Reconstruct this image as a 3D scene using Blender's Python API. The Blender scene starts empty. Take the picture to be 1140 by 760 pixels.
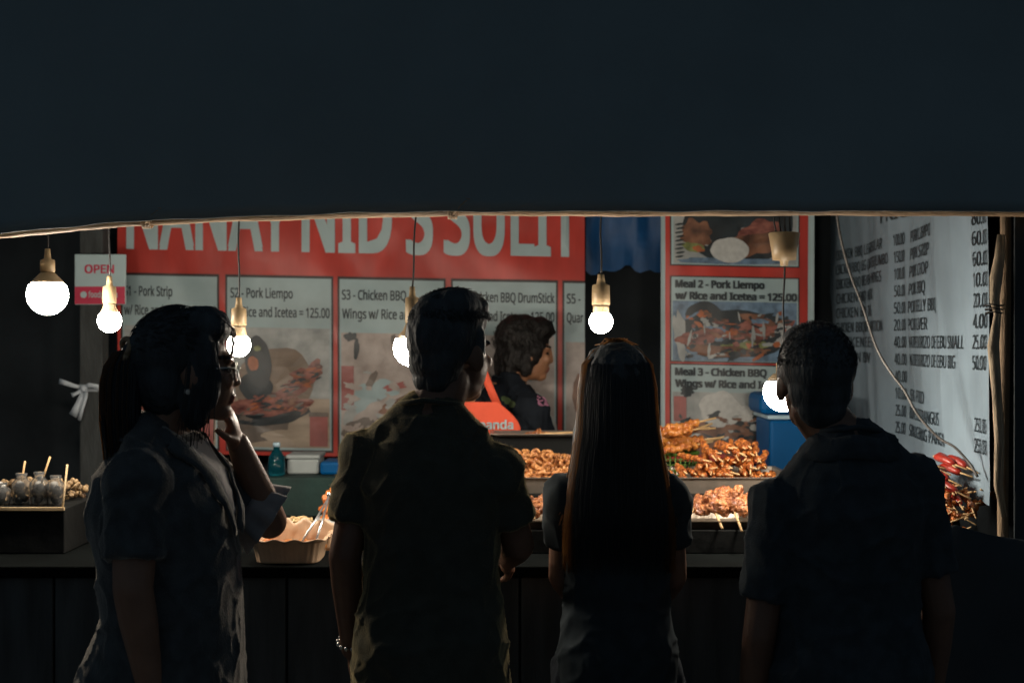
import bpy, bmesh, math, random
from mathutils import Vector, Matrix, noise, Euler
random.seed(7)
sc = bpy.context.scene
C = sc.collection
V = Vector
PI = math.pi
F = 1583.0          # focal length in pixels of the 1140-wide photograph
CZ = 1.55           # camera height

def P(px, py, Y):
    return V(((px-570)/F*Y, Y, CZ-(py-380)/F*Y))

# ------------------------------------------------------------------ materials
def nodes_of(name):
    m = bpy.data.materials.new(name); m.use_nodes = True
    return m, m.node_tree, m.node_tree.nodes['Principled BSDF']

def mat(name, col, rough=.6, var=.25, scale=8., bump=0., bscale=None, spec=.5, metal=0., sheen=0.,
        coat=0., sss=0., trans=0., stretch=None, col2=None, detail=5., alpha=None, sheen_tint=None):
    m, t, b = nodes_of(name)
    tc = t.nodes.new('ShaderNodeTexCoord'); mp = t.nodes.new('ShaderNodeMapping')
    if stretch: mp.inputs['Scale'].default_value = stretch
    t.links.new(tc.outputs['Object'], mp.inputs['Vector'])
    n = t.nodes.new('ShaderNodeTexNoise'); n.inputs['Scale'].default_value = scale; n.inputs['Detail'].default_value = detail
    t.links.new(mp.outputs[0], n.inputs['Vector'])
    r = t.nodes.new('ShaderNodeValToRGB')
    c = V(col)
    c2 = V(col2) if col2 else c*(1+var)
    c1 = c if col2 else c*(1-var)
    r.color_ramp.elements[0].position = .33; r.color_ramp.elements[1].position = .67
    r.color_ramp.elements[0].color = (*c1, 1); r.color_ramp.elements[1].color = (*[min(1, x) for x in c2], 1)
    t.links.new(n.outputs[0], r.inputs[0]); t.links.new(r.outputs[0], b.inputs['Base Color'])
    b.inputs['Roughness'].default_value = rough; b.inputs['Metallic'].default_value = metal
    b.inputs['Specular IOR Level'].default_value = spec
    if sheen:
        b.inputs['Sheen Weight'].default_value = sheen; b.inputs['Sheen Roughness'].default_value = .35
        b.inputs['Sheen Tint'].default_value = (*(sheen_tint or (1, 1, 1)), 1)
    if coat: b.inputs['Coat Weight'].default_value = coat; b.inputs['Coat Roughness'].default_value = .15
    if sss:
        b.inputs['Subsurface Weight'].default_value = sss; b.inputs['Subsurface Radius'].default_value = (1, .35, .2)
        b.inputs['Subsurface Scale'].default_value = .008
    if trans: b.inputs['Transmission Weight'].default_value = trans
    if bump:
        n2 = t.nodes.new('ShaderNodeTexNoise'); n2.inputs['Scale'].default_value = bscale or scale*4; n2.inputs['Detail'].default_value = 6
        t.links.new(mp.outputs[0], n2.inputs['Vector'])
        bp = t.nodes.new('ShaderNodeBump'); bp.inputs['Strength'].default_value = bump; bp.inputs['Distance'].default_value = .01
        t.links.new(n2.outputs[0], bp.inputs['Height']); t.links.new(bp.outputs[0], b.inputs['Normal'])
    return m

def emit(name, col, s):
    m, t, b = nodes_of(name)
    b.inputs['Base Color'].default_value = (.9, .9, .88, 1); b.inputs['Roughness'].default_value = .3
    b.inputs['Emission Color'].default_value = (*col, 1); b.inputs['Emission Strength'].default_value = s
    return m

def strand_mat(name, col, tr, mix=.5):
    m, t, b = nodes_of(name)
    b.inputs['Base Color'].default_value = (*col, 1); b.inputs['Roughness'].default_value = .42
    b.inputs['Specular IOR Level'].default_value = .35
    tl = t.nodes.new('ShaderNodeBsdfTranslucent'); tl.inputs[0].default_value = (*tr, 1)
    mx = t.nodes.new('ShaderNodeMixShader'); mx.inputs[0].default_value = mix
    out = t.nodes['Material Output']
    t.links.new(b.outputs[0], mx.inputs[1]); t.links.new(tl.outputs[0], mx.inputs[2]); t.links.new(mx.outputs[0], out.inputs[0])
    return m

M = dict(
    ground=mat('concrete', (.20, .205, .21), .85, .3, 3, .4, 60),
    tarp=mat('tarpaulin', (.250, .312, .325), .7, .08, 2.2, .25, 9, spec=.25),
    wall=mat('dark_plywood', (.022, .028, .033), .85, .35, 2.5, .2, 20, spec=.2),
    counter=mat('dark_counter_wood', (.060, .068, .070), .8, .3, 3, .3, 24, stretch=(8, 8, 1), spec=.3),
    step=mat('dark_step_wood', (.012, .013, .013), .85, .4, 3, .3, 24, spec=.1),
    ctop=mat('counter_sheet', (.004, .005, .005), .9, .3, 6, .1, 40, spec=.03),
    pole=mat('bamboo', (.40, .27, .16), .75, .35, 7, .5, 40, stretch=(1, 6, 6)),
    pole_d=mat('dark_pole', (.24, .165, .10), .8, .35, 7, .5, 40, stretch=(6, 6, 1)),
    pale_pole=mat('pale_wood', (.36, .28, .19), .75, .35, 9, .5, 30, stretch=(5, 5, 1)),
    post=mat('grey_post', (.045, .05, .05), .8, .35, 6, .3, 30, stretch=(4, 4, 1)),
    bulb=emit('lamp_globe', (1.0, .885, .735), 155.),
    socket=mat('cream_socket', (.36, .255, .14), .45, .12, 30),
    ring=mat('socket_ring', (.38, .28, .17), .4, .1, 30),
    cord=mat('black_cord', (.012, .012, .013), .5, .2, 30),
    cable=mat('grey_cable', (.085, .08, .075), .6, .3, 20),
    red=mat('red_vinyl', (.55, .056, .042), .33, .24, 3.5, .30, 7, spec=.35, stretch=(1.6, 1, .7)),
    white_print=mat('white_print', (.44, .56, .58), .38, .08, 6, spec=.45),
    panel_white=mat('panel_white', (.37, .48, .50), .4, .14, 5, .08, 10, spec=.45),
    ink=mat('dark_ink', (.02, .032, .04), .45, .2, 20),
    border=mat('panel_border', (.03, .014, .014), .45, .2, 10),
    sheet=mat('white_tarp_print', (.215, .285, .345), .42, .14, 4, .12, 8, spec=.4),
    blue=mat('blue_tarp', (.01, .085, .25), .5, .3, 4, .4, 12),
    coolblue=mat('blue_plastic', (.0, .09, .27), .5, .12, 5, spec=.2),
    coolwhite=mat('cooler_white', (.45, .62, .72), .45, .1, 8),
    cream=mat('cream_plastic', (.62, .42, .27), .45, .12, 10),
    grease=mat('greasy_tray', (.12, .095, .07), .35, .6, 14, .2, 50, col2=(.30, .24, .18), metal=.3),
    steel=mat('tray_metal', (.27, .235, .20), .38, .15, 12, .1, 60, metal=.55),
    silver=mat('silver_metal', (.6, .6, .6), .28, .1, 12, metal=.9),
    stick=mat('bamboo_stick', (.62, .40, .19), .6, .2, 40),
    isaw=mat('grilled_orange_meat', (.15, .024, .007), .36, .4, 45, .8, 120, col2=(.82, .27, .055), coat=.3),
    chick=mat('marinated_chicken', (.30, .06, .012), .33, .4, 30, .4, 90, col2=(.74, .30, .06), coat=.3),
    curl=mat('fried_curl', (.26, .075, .02), .38, .4, 40, .6, 120, col2=(.78, .36, .12), coat=.25),
    bbq=mat('brown_bbq', (.15, .032, .010), .42, .4, 55, 1., 130, col2=(.60, .23, .075), coat=.25),
    hotdog=mat('red_hotdog', (.33, .022, .012), .36, .35, 25, .3, 60, coat=.15),
    greenb=mat('green_basket', (.09, .19, .02), .5, .2, 20),
    greend=mat('dark_green_cloth', (.01, .035, .03), .7, .3, 8, .3, 20),
    foam=mat('white_foam', (.36, .40, .40), .7, .08, 20),
    noodle=mat('noodles', (.55, .36, .16), .5, .3, 40, col2=(.7, .52, .28)),
    shrimp=mat('orange_shrimp', (.62, .14, .03), .4, .4, 30, col2=(.75, .28, .06)),
    skin=mat('skin', (.18, .09, .054), .48, .1, 25, .08, 150, sss=.12),
    skin_w=mat('skin_light', (.30, .155, .095), .45, .1, 25, .08, 150, sss=.15),
    skin_v=mat('skin_tan', (.42, .20, .105), .5, .1, 25, .08, 150, sss=.1),
    lips=mat('lips', (.30, .10, .08), .4, .1, 40),
    eye=mat('eye_dark', (.02, .015, .012), .2, .2, 40),
    black_t=mat('black_top', (.038, .047, .052), .95, .15, 30, spec=.05),
    hair_w=mat('worker_hair', (.010, .008, .007), .5, .4, 30, .5, 140, spec=.3),
    navy_w=mat('worker_cotton', (.016, .02, .027), .9, .2, 30, .3, 300, spec=.15),
    cloth_d=mat('dark_cloth', (.05, .06, .066), .8, .15, 5, .2, 20, spec=.2),
    hair=mat('black_hair', (.048, .056, .06), .6, .4, 30, .5, 140, stretch=(1, 1, .25), spec=.3),
    strand=strand_mat('hair_strand', (.05, .053, .054), (.05, .028, .016), .2),
    strand_rim=strand_mat('rim_lit_hair_strand', (.05, .03, .02), (.90, .58, .28), .45),  # golden copy for edge strands, puts the rim light into their colour
    olive=mat('olive_cotton', (.064, .067, .054), .9, .15, 30, .3, 300, spec=.15, sheen=1., sheen_tint=(1, .80, .42)),
    navy=mat('black_cotton', (.047, .058, .065), .9, .2, 30, .3, 300, spec=.15, sheen=.08),
    char=mat('charcoal_cotton', (.075, .081, .083), .85, .25, 30, .3, 250, spec=.25, sheen=.7, sheen_tint=(1, .92, .8)),
    innr=mat('grey_top', (.33, .30, .29), .85, .1, 30),
    jean=mat('dark_denim', (.028, .034, .042), .85, .25, 60, .2, 300, spec=.2),
    shoe=mat('dark_shoe', (.03, .03, .03), .6, .2, 20),
    flower=mat('pink_print', (.55, .22, .34), .8, .35, 40),
    leafp=mat('leaf_print', (.11, .15, .06), .8, .35, 40),
    apron=mat('orange_red_apron', (.84, .115, .055), .7, .08, 10, .15, 60, spec=.3),
    pink=mat('magenta_print', (.56, .04, .09), .4, .1, 10),
    ribbon=mat('white_ribbon', (.50, .55, .60), .6, .1, 10),
    plate_red=mat('red_plastic', (.70, .08, .03), .35, .15, 10, sss=.1),
    metal=mat('watch_metal', (.7, .68, .62), .25, .1, 20, metal=.9),
    pearl=mat('earring', (.7, .6, .5), .3, .1, 20),
    wood=mat('tray_wood', (.50, .36, .20), .6, .3, 10, .2, 40),
    ball=mat('grey_fishball', (.42, .40, .37), .45, .3, 20, .2, 50),
    bits=mat('brown_bits', (.12, .07, .035), .5, .5, 40, .5, 80, col2=(.45, .30, .15)),
    # printed food pictures
    p_board=mat('print_board', (.25, .18, .13), .4, .25, 6, stretch=(1, 1, 4)),
    p_table=mat('print_table', (.42, .33, .25), .4, .25, 5, stretch=(1, 1, 5)),
    p_dark=mat('print_dark', (.016, .024, .03), .4, .5, 10),
    p_meat=mat('print_meat', (.10, .02, .018), .4, .4, 22, col2=(.40, .14, .10), stretch=(1, 1, 2.2)),
    p_meat2=mat('print_meat_brown', (.06, .025, .015), .4, .4, 16, col2=(.30, .13, .07)),
    p_sauce=mat('print_sauce', (.42, .12, .04), .4, .3, 20),
    p_rice=mat('print_rice', (.55, .55, .53), .4, .1, 60),
    p_grey=mat('print_grey', (.28, .30, .30), .4, .18, 16, col2=(.46, .47, .46)),
    p_pink=mat('print_drink', (.36, .10, .09), .4, .25, 10),
    p_cloth=mat('print_cloth', (.36, .29, .26), .4, .12, 14, col2=(.56, .48, .44)),
    p_bluec=mat('print_blue_cloth', (.14, .22, .32), .4, .4, 30),
    p_leaf=mat('print_leaf', (.22, .25, .08), .4, .4, 25),
    p_shadow=mat('print_shade', (.15, .12, .10), .4, .35, 9),
)
def clear_mat(name, col, rough=.08):
    m, t, b = nodes_of(name)
    b.inputs['Base Color'].default_value = (*col, 1); b.inputs['Roughness'].default_value = rough
    b.inputs['Transmission Weight'].default_value = .92; b.inputs['IOR'].default_value = 1.25
    return m
M['clear'] = clear_mat('clear_plastic', (.92, .93, .92), .12)
M['water'] = clear_mat('blue_bottle_plastic', (.03, .45, .62), .1)
M['lens'] = clear_mat('lens_glass', (.95, .95, .95), .02)

# ------------------------------------------------------------------ mesh helpers
def basis(axis, up=V((0, 0, 1))):
    a = axis.normalized()
    u = up if abs(a.dot(up)) < .95 else V((0, 1, 0))
    x = u.cross(a).normalized(); y = a.cross(x)
    return x, y, a

def rings_mesh(bm, rings, cap=True, mi=0, closed=False):
    vs = [[bm.verts.new(p) for p in r] for r in rings]
    n = len(vs[0]); fs = []
    L = len(vs)
    for i in range(L if closed else L-1):
        a, b = vs[i], vs[(i+1) % L]
        for j in range(n):
            fs.append(bm.faces.new((a[j], a[(j+1) % n], b[(j+1) % n], b[j])))
    if cap and not closed:
        fs.append(bm.faces.new(vs[0][::-1])); fs.append(bm.faces.new(vs[-1]))
    for f in fs: f.material_index = mi
    return vs

def tube(bm, pts, r, n=8, mi=0, cap=True):
    pts = [V(p) for p in pts]
    rs = r if isinstance(r, (list, tuple)) else [r]*len(pts)
    rings = []
    x = None
    for i, p in enumerate(pts):
        t = (pts[min(i+1, len(pts)-1)]-pts[max(i-1, 0)])
        if t.length < 1e-9: t = V((0, 0, 1))
        t.normalize()
        if x is None: x = basis(t)[0]
        x = (x-t*x.dot(t))
        if x.length < 1e-6: x = basis(t)[0]
        x.normalize(); y = t.cross(x)
        rings.append([p+(x*math.cos(a)+y*math.sin(a))*rs[i] for a in [2*PI*k/n for k in range(n)]])
    rings_mesh(bm, rings, cap, mi)

def capsule(bm, a, b, ra, rb, n=14):
    a, b = V(a), V(b); x, y, z = basis(b-a)
    rings = []
    for k in range(1, 5):
        t = PI/2*(1-k/4.); rings.append((a-z*ra*math.sin(t), ra*math.cos(t)))
    for k in range(0, 4):
        t = PI/2*k/4.; rings.append((b+z*rb*math.sin(t), rb*math.cos(t)))
    rings_mesh(bm, [[c+(x*math.cos(q)+y*math.sin(q))*r for q in [2*PI*j/n for j in range(n)]] for c, r in rings])

def cone(bm, a, b, ra, rb, n=20, mi=0, sx=1.):
    a, b = V(a), V(b); x, y, z = basis(b-a)
    rings_mesh(bm, [[c+(x*math.cos(q)*sx+y*math.sin(q))*r for q in [2*PI*j/n for j in range(n)]] for c, r in ((a, ra), (b, rb))], mi=mi)

def ell(bm, c, r, rot=None, u=20, v=14, mi=0):
    mtx = Matrix.Translation(V(c)) @ (rot.to_4x4() if rot else Matrix.Identity(4)) @ Matrix.Diagonal((r[0], r[1], r[2], 1))
    g = bmesh.ops.create_uvsphere(bm, u_segments=u, v_segments=v, radius=1, matrix=mtx)
    if mi:
        for vv in g['verts']:
            for f in vv.link_faces: f.material_index = mi

def box(bm, lo, hi, mi=0, bev=0.):
    lo, hi = V(lo), V(hi)
    g = bmesh.ops.create_cube(bm, size=1, matrix=Matrix.Translation((lo+hi)/2) @ Matrix.Diagonal((*(hi-lo), 1)))
    fs = {f for v in g['verts'] for f in v.link_faces}
    for f in fs: f.material_index = mi
    if bev:
        es = list({e for f in fs for e in f.edges})
        r = bmesh.ops.bevel(bm, geom=es, offset=bev, segments=2, affect='EDGES', profile=.5)
        for f in r['faces']: f.material_index = mi

def loft(bm, rings, n=28, mi=0, p=2.0):
    """rings of (cx, cy, z, rx, ry): elliptical sections, flat ends"""
    out = []
    for cx, cy, z, rx, ry in rings:
        row = []
        for k in range(n):
            a = 2*PI*k/n; ca, sa = math.cos(a), math.sin(a)
            row.append(V((cx+rx*math.copysign(abs(ca)**(2/p), ca), cy+ry*math.copysign(abs(sa)**(2/p), sa), z)))
        out.append(row)
    rings_mesh(bm, out, mi=mi)

def lathe(bm, c, prof, n=28, mi=0, cap=True):
    rings_mesh(bm, [[V((c[0]+r*math.cos(q), c[1]+r*math.sin(q), c[2]+z)) for q in [2*PI*j/n for j in range(n)]] for r, z in prof], cap, mi)

ROOT = {}
def to_mesh(name, bm, mats, smooth=True):
    bmesh.ops.recalc_face_normals(bm, faces=bm.faces)
    me = bpy.data.meshes.new(name); bm.to_mesh(me); bm.free()
    for m in (mats if isinstance(mats, (list, tuple)) else [mats]): me.materials.append(m)
    for p in me.polygons: p.use_smooth = smooth
    return me

def link(name, me, parent=None, local=False, origin=None):
    o = bpy.data.objects.new(name, me); C.objects.link(o)
    if parent is not None:
        o.parent = parent; ROOT[o] = ROOT[parent]
        if not local: me.transform(ROOT[parent].inverted())
    else:
        if origin is None:
            xs = [v.co for v in me.vertices]
            lo = V([min(c[i] for c in xs) for i in range(3)]); hi = V([max(c[i] for c in xs) for i in range(3)])
            origin = V(((lo.x+hi.x)/2, (lo.y+hi.y)/2, lo.z))
        me.transform(Matrix.Translation(-V(origin))); o.location = origin
        ROOT[o] = Matrix.Translation(V(origin))
    return o

def obj(name, bm, mats, parent=None, smooth=True, local=False, origin=None):
    return link(name, to_mesh(name, bm, mats, smooth), parent, local, origin)

def tag(o, label=None, cat=None, group=None, kind=None):
    if label: o['label'] = label
    if cat: o['category'] = cat
    if group: o['group'] = group
    if kind: o['kind'] = kind
    return o

def thing(name, label, cat, loc=(0, 0, 0), rz=0., group=None):
    o = bpy.data.objects.new(name, None); C.objects.link(o); o.empty_display_size = .1
    o.location = loc; o.rotation_euler = (0, 0, rz)
    ROOT[o] = Matrix.Translation(V(loc)) @ Matrix.Rotation(rz, 4, 'Z')
    return tag(o, label, cat, group)

def copy_tree(o, parent=None):
    c = o.copy(); C.objects.link(c)
    if parent: c.parent = parent
    for ch in list(o.children): copy_tree(ch, c)
    return c

def remesh(bm, voxel, it=3, fac=.5):
    me = bpy.data.meshes.new('tmp'); bmesh.ops.recalc_face_normals(bm, faces=bm.faces); bm.to_mesh(me); bm.free()
    o = bpy.data.objects.new('tmp', me); C.objects.link(o)
    r = o.modifiers.new('r', 'REMESH'); r.mode = 'VOXEL'; r.voxel_size = voxel
    if it:
        s = o.modifiers.new('s', 'SMOOTH'); s.factor = fac; s.iterations = it
    dg = bpy.context.evaluated_depsgraph_get()
    out = bpy.data.meshes.new_from_object(o.evaluated_get(dg))
    bpy.data.objects.remove(o); bpy.data.meshes.remove(me)
    out.materials.clear()
    for p in out.polygons: p.use_smooth = True
    return out

def displace(me, fn):
    ns = [v.normal.copy() for v in me.vertices]
    for v, n in zip(me.vertices, ns): v.co += n*fn(v.co, n)

def bm_from(me):
    bm = bmesh.new(); bm.from_mesh(me); return bm

# ------------------------------------------------------------------ setting
bm = bmesh.new(); bmesh.ops.create_grid(bm, x_segments=2, y_segments=2, size=60)
tag(obj('ground', bm, M['ground'], origin=(0, 0, 0)), kind='structure')

# dark rear wall and side walls of the stall
bm = bmesh.new()
box(bm, (-3.2, 5.72, 0), (1.34, 5.78, 2.6))
tag(obj('rear_wall', bm, M['wall'], smooth=False), 'dark plywood wall closing the back of the stall behind the banners', 'wall')
bm = bmesh.new(); box(bm, (1.34, 3.62, 0), (1.39, 5.78, 2.6))
tag(obj('side_wall', bm, M['wall'], smooth=False), 'dark side wall of the stall behind the white price list', 'wall')

# awning ---------------------------------------------------------------
aw = thing('awning', 'dark tarpaulin awning with a low front flap hanging over the customers', 'awning', (0, 3.45, 1.85))
edge_px = [(-420, 300), (-200, 284), (0, 264.5), (130, 252), (260, 246), (420, 241), (560, 239.5), (760, 240), (940, 239), (1100, 240), (1300, 242), (1500, 243)]
def edge_z(x):
    px = x/3.45*F+570
    for (a, ya), (b, yb) in zip(edge_px, edge_px[1:]):
        if a <= px <= b:
            y = ya+(yb-ya)*(px-a)/(b-a); break
    else: y = 243
    return CZ-(y-380)/F*3.45
bm = bmesh.new()
xs = [-2.1+4.1*i/160 for i in range(161)]
rows = 26
grid = []
for j in range(rows+1):
    t = j/rows
    row = []
    for x in xs:
        zb = edge_z(x)+.006+.004*noise.noise(V((x*9, 1, 3)))
        z = zb+(2.62-zb)*t
        y = 3.415+.02*t+.012*noise.noise(V((x*2.2, z*1.1, .3)))*(.3+t)+.006*noise.noise(V((x*7, z*2, 4)))
        row.append(bm.verts.new((x, y, z)))
    grid.append(row)
for j in range(rows):
    for i in range(160): bm.faces.new((grid[j][i], grid[j][i+1], grid[j+1][i+1], grid[j+1][i]))
fl = obj('front_flap', bm, M['tarp'], aw)
md = fl.modifiers.new('s', 'SOLIDIFY'); md.thickness = .003
bm = bmesh.new()
N = 60
g = [[bm.verts.new((-2.1+4.1*i/N, 3.43+2.5*j/20, 2.62-.10*j/20+.012*noise.noise(V((i*.3, j*.4, 1))))) for i in range(N+1)] for j in range(21)]
for j in range(20):
    for i in range(N): bm.faces.new((g[j][i], g[j][i+1], g[j+1][i+1], g[j+1][i]))
rf = obj('roof_sheet', bm, M['tarp'], aw)
md = rf.modifiers.new('s', 'SOLIDIFY'); md.thickness = .004
bm = bmesh.new()
pts = [(x, 3.452, edge_z(x)+.022+.002*noise.noise(V((x*6, 5, 5)))) for x in xs]
tube(bm, pts, [.024+.003*noise.noise(V((x*5, 2, 2)))+.0015*noise.noise(V((x*30, 2, 7))) for x in xs], 18)
obj('edge_pole', bm, M['pole'], aw)
for px in (165, 505):
    bm = bmesh.new(); x = (px-570)/F*3.45; z = edge_z(x)+.022
    for k in range(5):
        tube(bm, [(x+(k-2)*.0045+.003*math.sin(a), 3.452+.029*math.cos(a), z+.029*math.sin(a)) for a in [2*PI*q/20 for q in range(21)]], .0022, 6)
    for s in range(4):
        tube(bm, [(x+.004*s, 3.424, z-.02), (x+.01+.006*s, 3.415, z-.012+.01*s), (x+.02+.007*s, 3.412, z+.002+.004*s)], .0011, 5)
    obj('lashing', bm, M['pole'], aw)

# right pole with a pale cloth strip, side curtain
pz = P(1118, 380, 3.56)
bm = bmesh.new()
tube(bm, [(pz.x+.004*math.sin(k*.7), pz.y, 2.6*k/16) for k in range(17)], [.0135+.002*noise.noise(V((k, 0, 9))) for k in range(17)], 14)
rp = obj('support_pole', bm, M['pole_d'], origin=(pz.x, pz.y, 0)); tag(rp, 'weathered round wooden pole standing at the right end of the stall', 'pole')
bm = bmesh.new()
for dx, w0 in ((0, 1.), (.007, .6)):
    pts = [P(1113, 262, 3.54), P(1112, 285, 3.53), P(1108, 310, 3.53), P(1106, 335, 3.52), P(1109, 350, 3.52), P(1105, 385, 3.53), P(1109, 440, 3.53), P(1112, 490, 3.53), P(1110, 540, 3.53), P(1117, 575, 3.53)]
    tube(bm, [p+V((dx, -dx*.5, 0)) for p in pts], [.006*w0, .011*w0, .013*w0, .009*w0, .006*w0, .012*w0, .010*w0, .011*w0, .008*w0, .004*w0], 10)
cl = obj('cloth_strip', bm, M['pale_pole']); tag(cl, 'pale twisted cloth strip knotted on the wooden pole', 'cloth')
displace(cl.data, lambda c, n: .003*noise.noise(c*60))
bm = bmesh.new()
for k in range(3):
    z = P(0, 340+k*4, 3.53).z
    tube(bm, [(P(1107, 0, 3.53).x+.02*math.cos(a), 3.535+.026*math.sin(a), z+.002*math.sin(2*a)) for a in [2*PI*q/20 for q in range(21)]], .0016, 5)
obj('knot_wire', bm, M['cord'], cl)
bm = bmesh.new()
g = [[bm.verts.new((1.235+.5*i/14, 3.50+.012*math.sin(i*1.3)+.004*noise.noise(V((i, j*.3, 0))), .02+2.58*j/20)) for i in range(15)] for j in range(21)]
for j in range(20):
    for i in range(14): bm.faces.new((g[j][i], g[j][i+1], g[j+1][i+1], g[j+1][i]))
cu = obj('side_curtain', bm, M['cloth_d']); tag(cu, 'dark tarpaulin curtain hanging beside the right pole', 'curtain')
md = cu.modifiers.new('s', 'SOLIDIFY'); md.thickness = .003

bm = bmesh.new()
g = [[bm.verts.new((.93+.79*i/20, 3.49+.008*math.sin(i*1.1)+.004*noise.noise(V((i*.6, j*.3, 5))), .01+(1.07+.05*noise.noise(V((i*.22, 0, 2)))+.02*math.sin(i*.5))*j/12)) for i in range(21)] for j in range(13)]
for j in range(12):
    for i in range(20): bm.faces.new((g[j][i], g[j][i+1], g[j+1][i+1], g[j+1][i]))
cc = obj('counter_cloth', bm, M['cloth_d']); tag(cc, 'dark tarpaulin hung across the right end of the counter below the pole', 'cloth')
md = cc.modifiers.new('s', 'SOLIDIFY'); md.thickness = .003
# ------------------------------------------------------------------ hanging lamps
def lamp(px, py, r_px, Y, sock_px, neck_px, cord_from_y, label, kind='small', cone_top=None, cordx=None):
    c = P(px, py, Y); r = r_px/F*Y; k = Y/F
    L = thing('hanging_lamp', label, 'lamp', c, 0, 'bare bulbs hanging under the awning')
    st, sb = c.z+(py-sock_px[0])*k, c.z+(py-sock_px[1])*k      # socket top and bottom heights
    hw = neck_px*k
    bm = bmesh.new()
    prof = []
    for i in range(1, 24):
        a = -PI/2+PI*i/24
        prof.append((r*math.cos(a), r*math.sin(a)))
    if kind == 'small':
        prof = [q for q in prof if q[1] < r*.74]
    else:
        prof = [q for q in prof if q[1] < r*.60]
    lathe(bm, c, prof, 32)
    bu = obj('globe', bm, M['bulb'], L)
    bm = bmesh.new()
    if kind == 'small':
        lathe(bm, c, [(r*.70, r*.70), (r*.70, r*.78), (hw*.86, max(r*.85, (sb-c.z)*.9)), (hw*.96, sb-c.z)], 28)
        top = sb
    else:
        lathe(bm, c, [(r*.80, r*.60), (r*.70, r*.72), (r*.5, r*.92), (hw*.9, sb-c.z)], 28)
    obj('bulb_base', bm, M['ring'], L)
    bm = bmesh.new()
    lathe(bm, c, [(hw*.92, sb-c.z+.0005), (hw, sb-c.z+.003), (hw, (sb+st)/2-c.z), (hw*.97, st-c.z-.004), (hw*.5, st-c.z), (hw*.42, st-c.z+.012), (hw*.36, st-c.z+.026)], 24)
    obj('socket', bm, M['socket'], L)
    bm = bmesh.new()
    zt = P(0, cord_from_y, Y).z
    x1 = c.x+((cordx-px)*k if cordx else 0)
    tube(bm, [(c.x+(x1-c.x)*t+.0015*math.sin(t*9), c.y, st+.02+(zt-st-.02)*t) for t in [q/10 for q in range(11)]], .0026, 8)
    obj('cord', bm, M['cord'], L)
    return L
lamp(53, 328, 22.5, 3.70, (288, 303), 8, 215, 'large round globe lamp leftmost in the row, hanging against the dark', 'globe')
lamp(122, 357, 13, 3.85, (318, 338), 7.5, 215, 'small bulb lamp hanging just left of the ponytailed woman, in front of the OPEN sign')
lamp(266, 384, 13, 3.80, (342, 363), 8.5, 215, 'small bulb lamp hanging right in front of the face of the woman with glasses')
lamp(459, 387, 21, 3.72, (330, 360), 8, 215, 'globe lamp half hidden behind the head of the man in the olive shirt', 'globe', cordx=464)
lamp(669, 358, 13, 3.85, (316, 340), 10, 215, 'small bulb lamp hanging over the head of the long-haired woman')
l6 = lamp(872, 436, 22, 3.74, (402, 418), 8, 290, 'globe lamp on the longest cord, half hidden by the head of the man in black', 'globe', cordx=873)
bm = bmesh.new(); c = P(873, 290, 3.74); k = 3.74/F
lathe(bm, c, [(4*k, -6*k), (5*k, 0), (13*k, .5*k), (14.2*k, 12*k), (17.5*k, 30*k), (16*k, 31*k), (12*k, 31.5*k)], 28)
obj('cord_cup', bm, M['socket'], l6)
bm = bmesh.new()
for q in range(4):
    z0 = c.z+31*k
    tube(bm, [(c.x-.02+.012*q, c.y, z0-.005), (c.x-.026+.014*q, c.y+.006, z0+.03), (c.x-.02+.012*q, c.y, z0+.11)], .0022, 6)
obj('cord_bundle', bm, M['cord'], l6)

# ------------------------------------------------------------------ banners
FONT = None
try:
    import os
    FONT = bpy.data.fonts.load(os.path.join(bpy.utils.system_resource('DATAFILES', path='fonts'), 'NotoSansMath-Regular.woff2'))
except Exception:
    FONT = None
def text_mesh(s, bold=.012):
    cu = bpy.data.curves.new('t', 'FONT'); cu.body = s; cu.size = 1
    if FONT: cu.font = FONT
    cu.offset = 0 if FONT else bold; cu.resolution_u = 3
    o = bpy.data.objects.new('t', cu); C.objects.link(o)
    dg = bpy.context.evaluated_depsgraph_get()
    me = bpy.data.meshes.new_from_object(o.evaluated_get(dg))
    bpy.data.objects.remove(o); bpy.data.curves.remove(cu)
    return me

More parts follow.
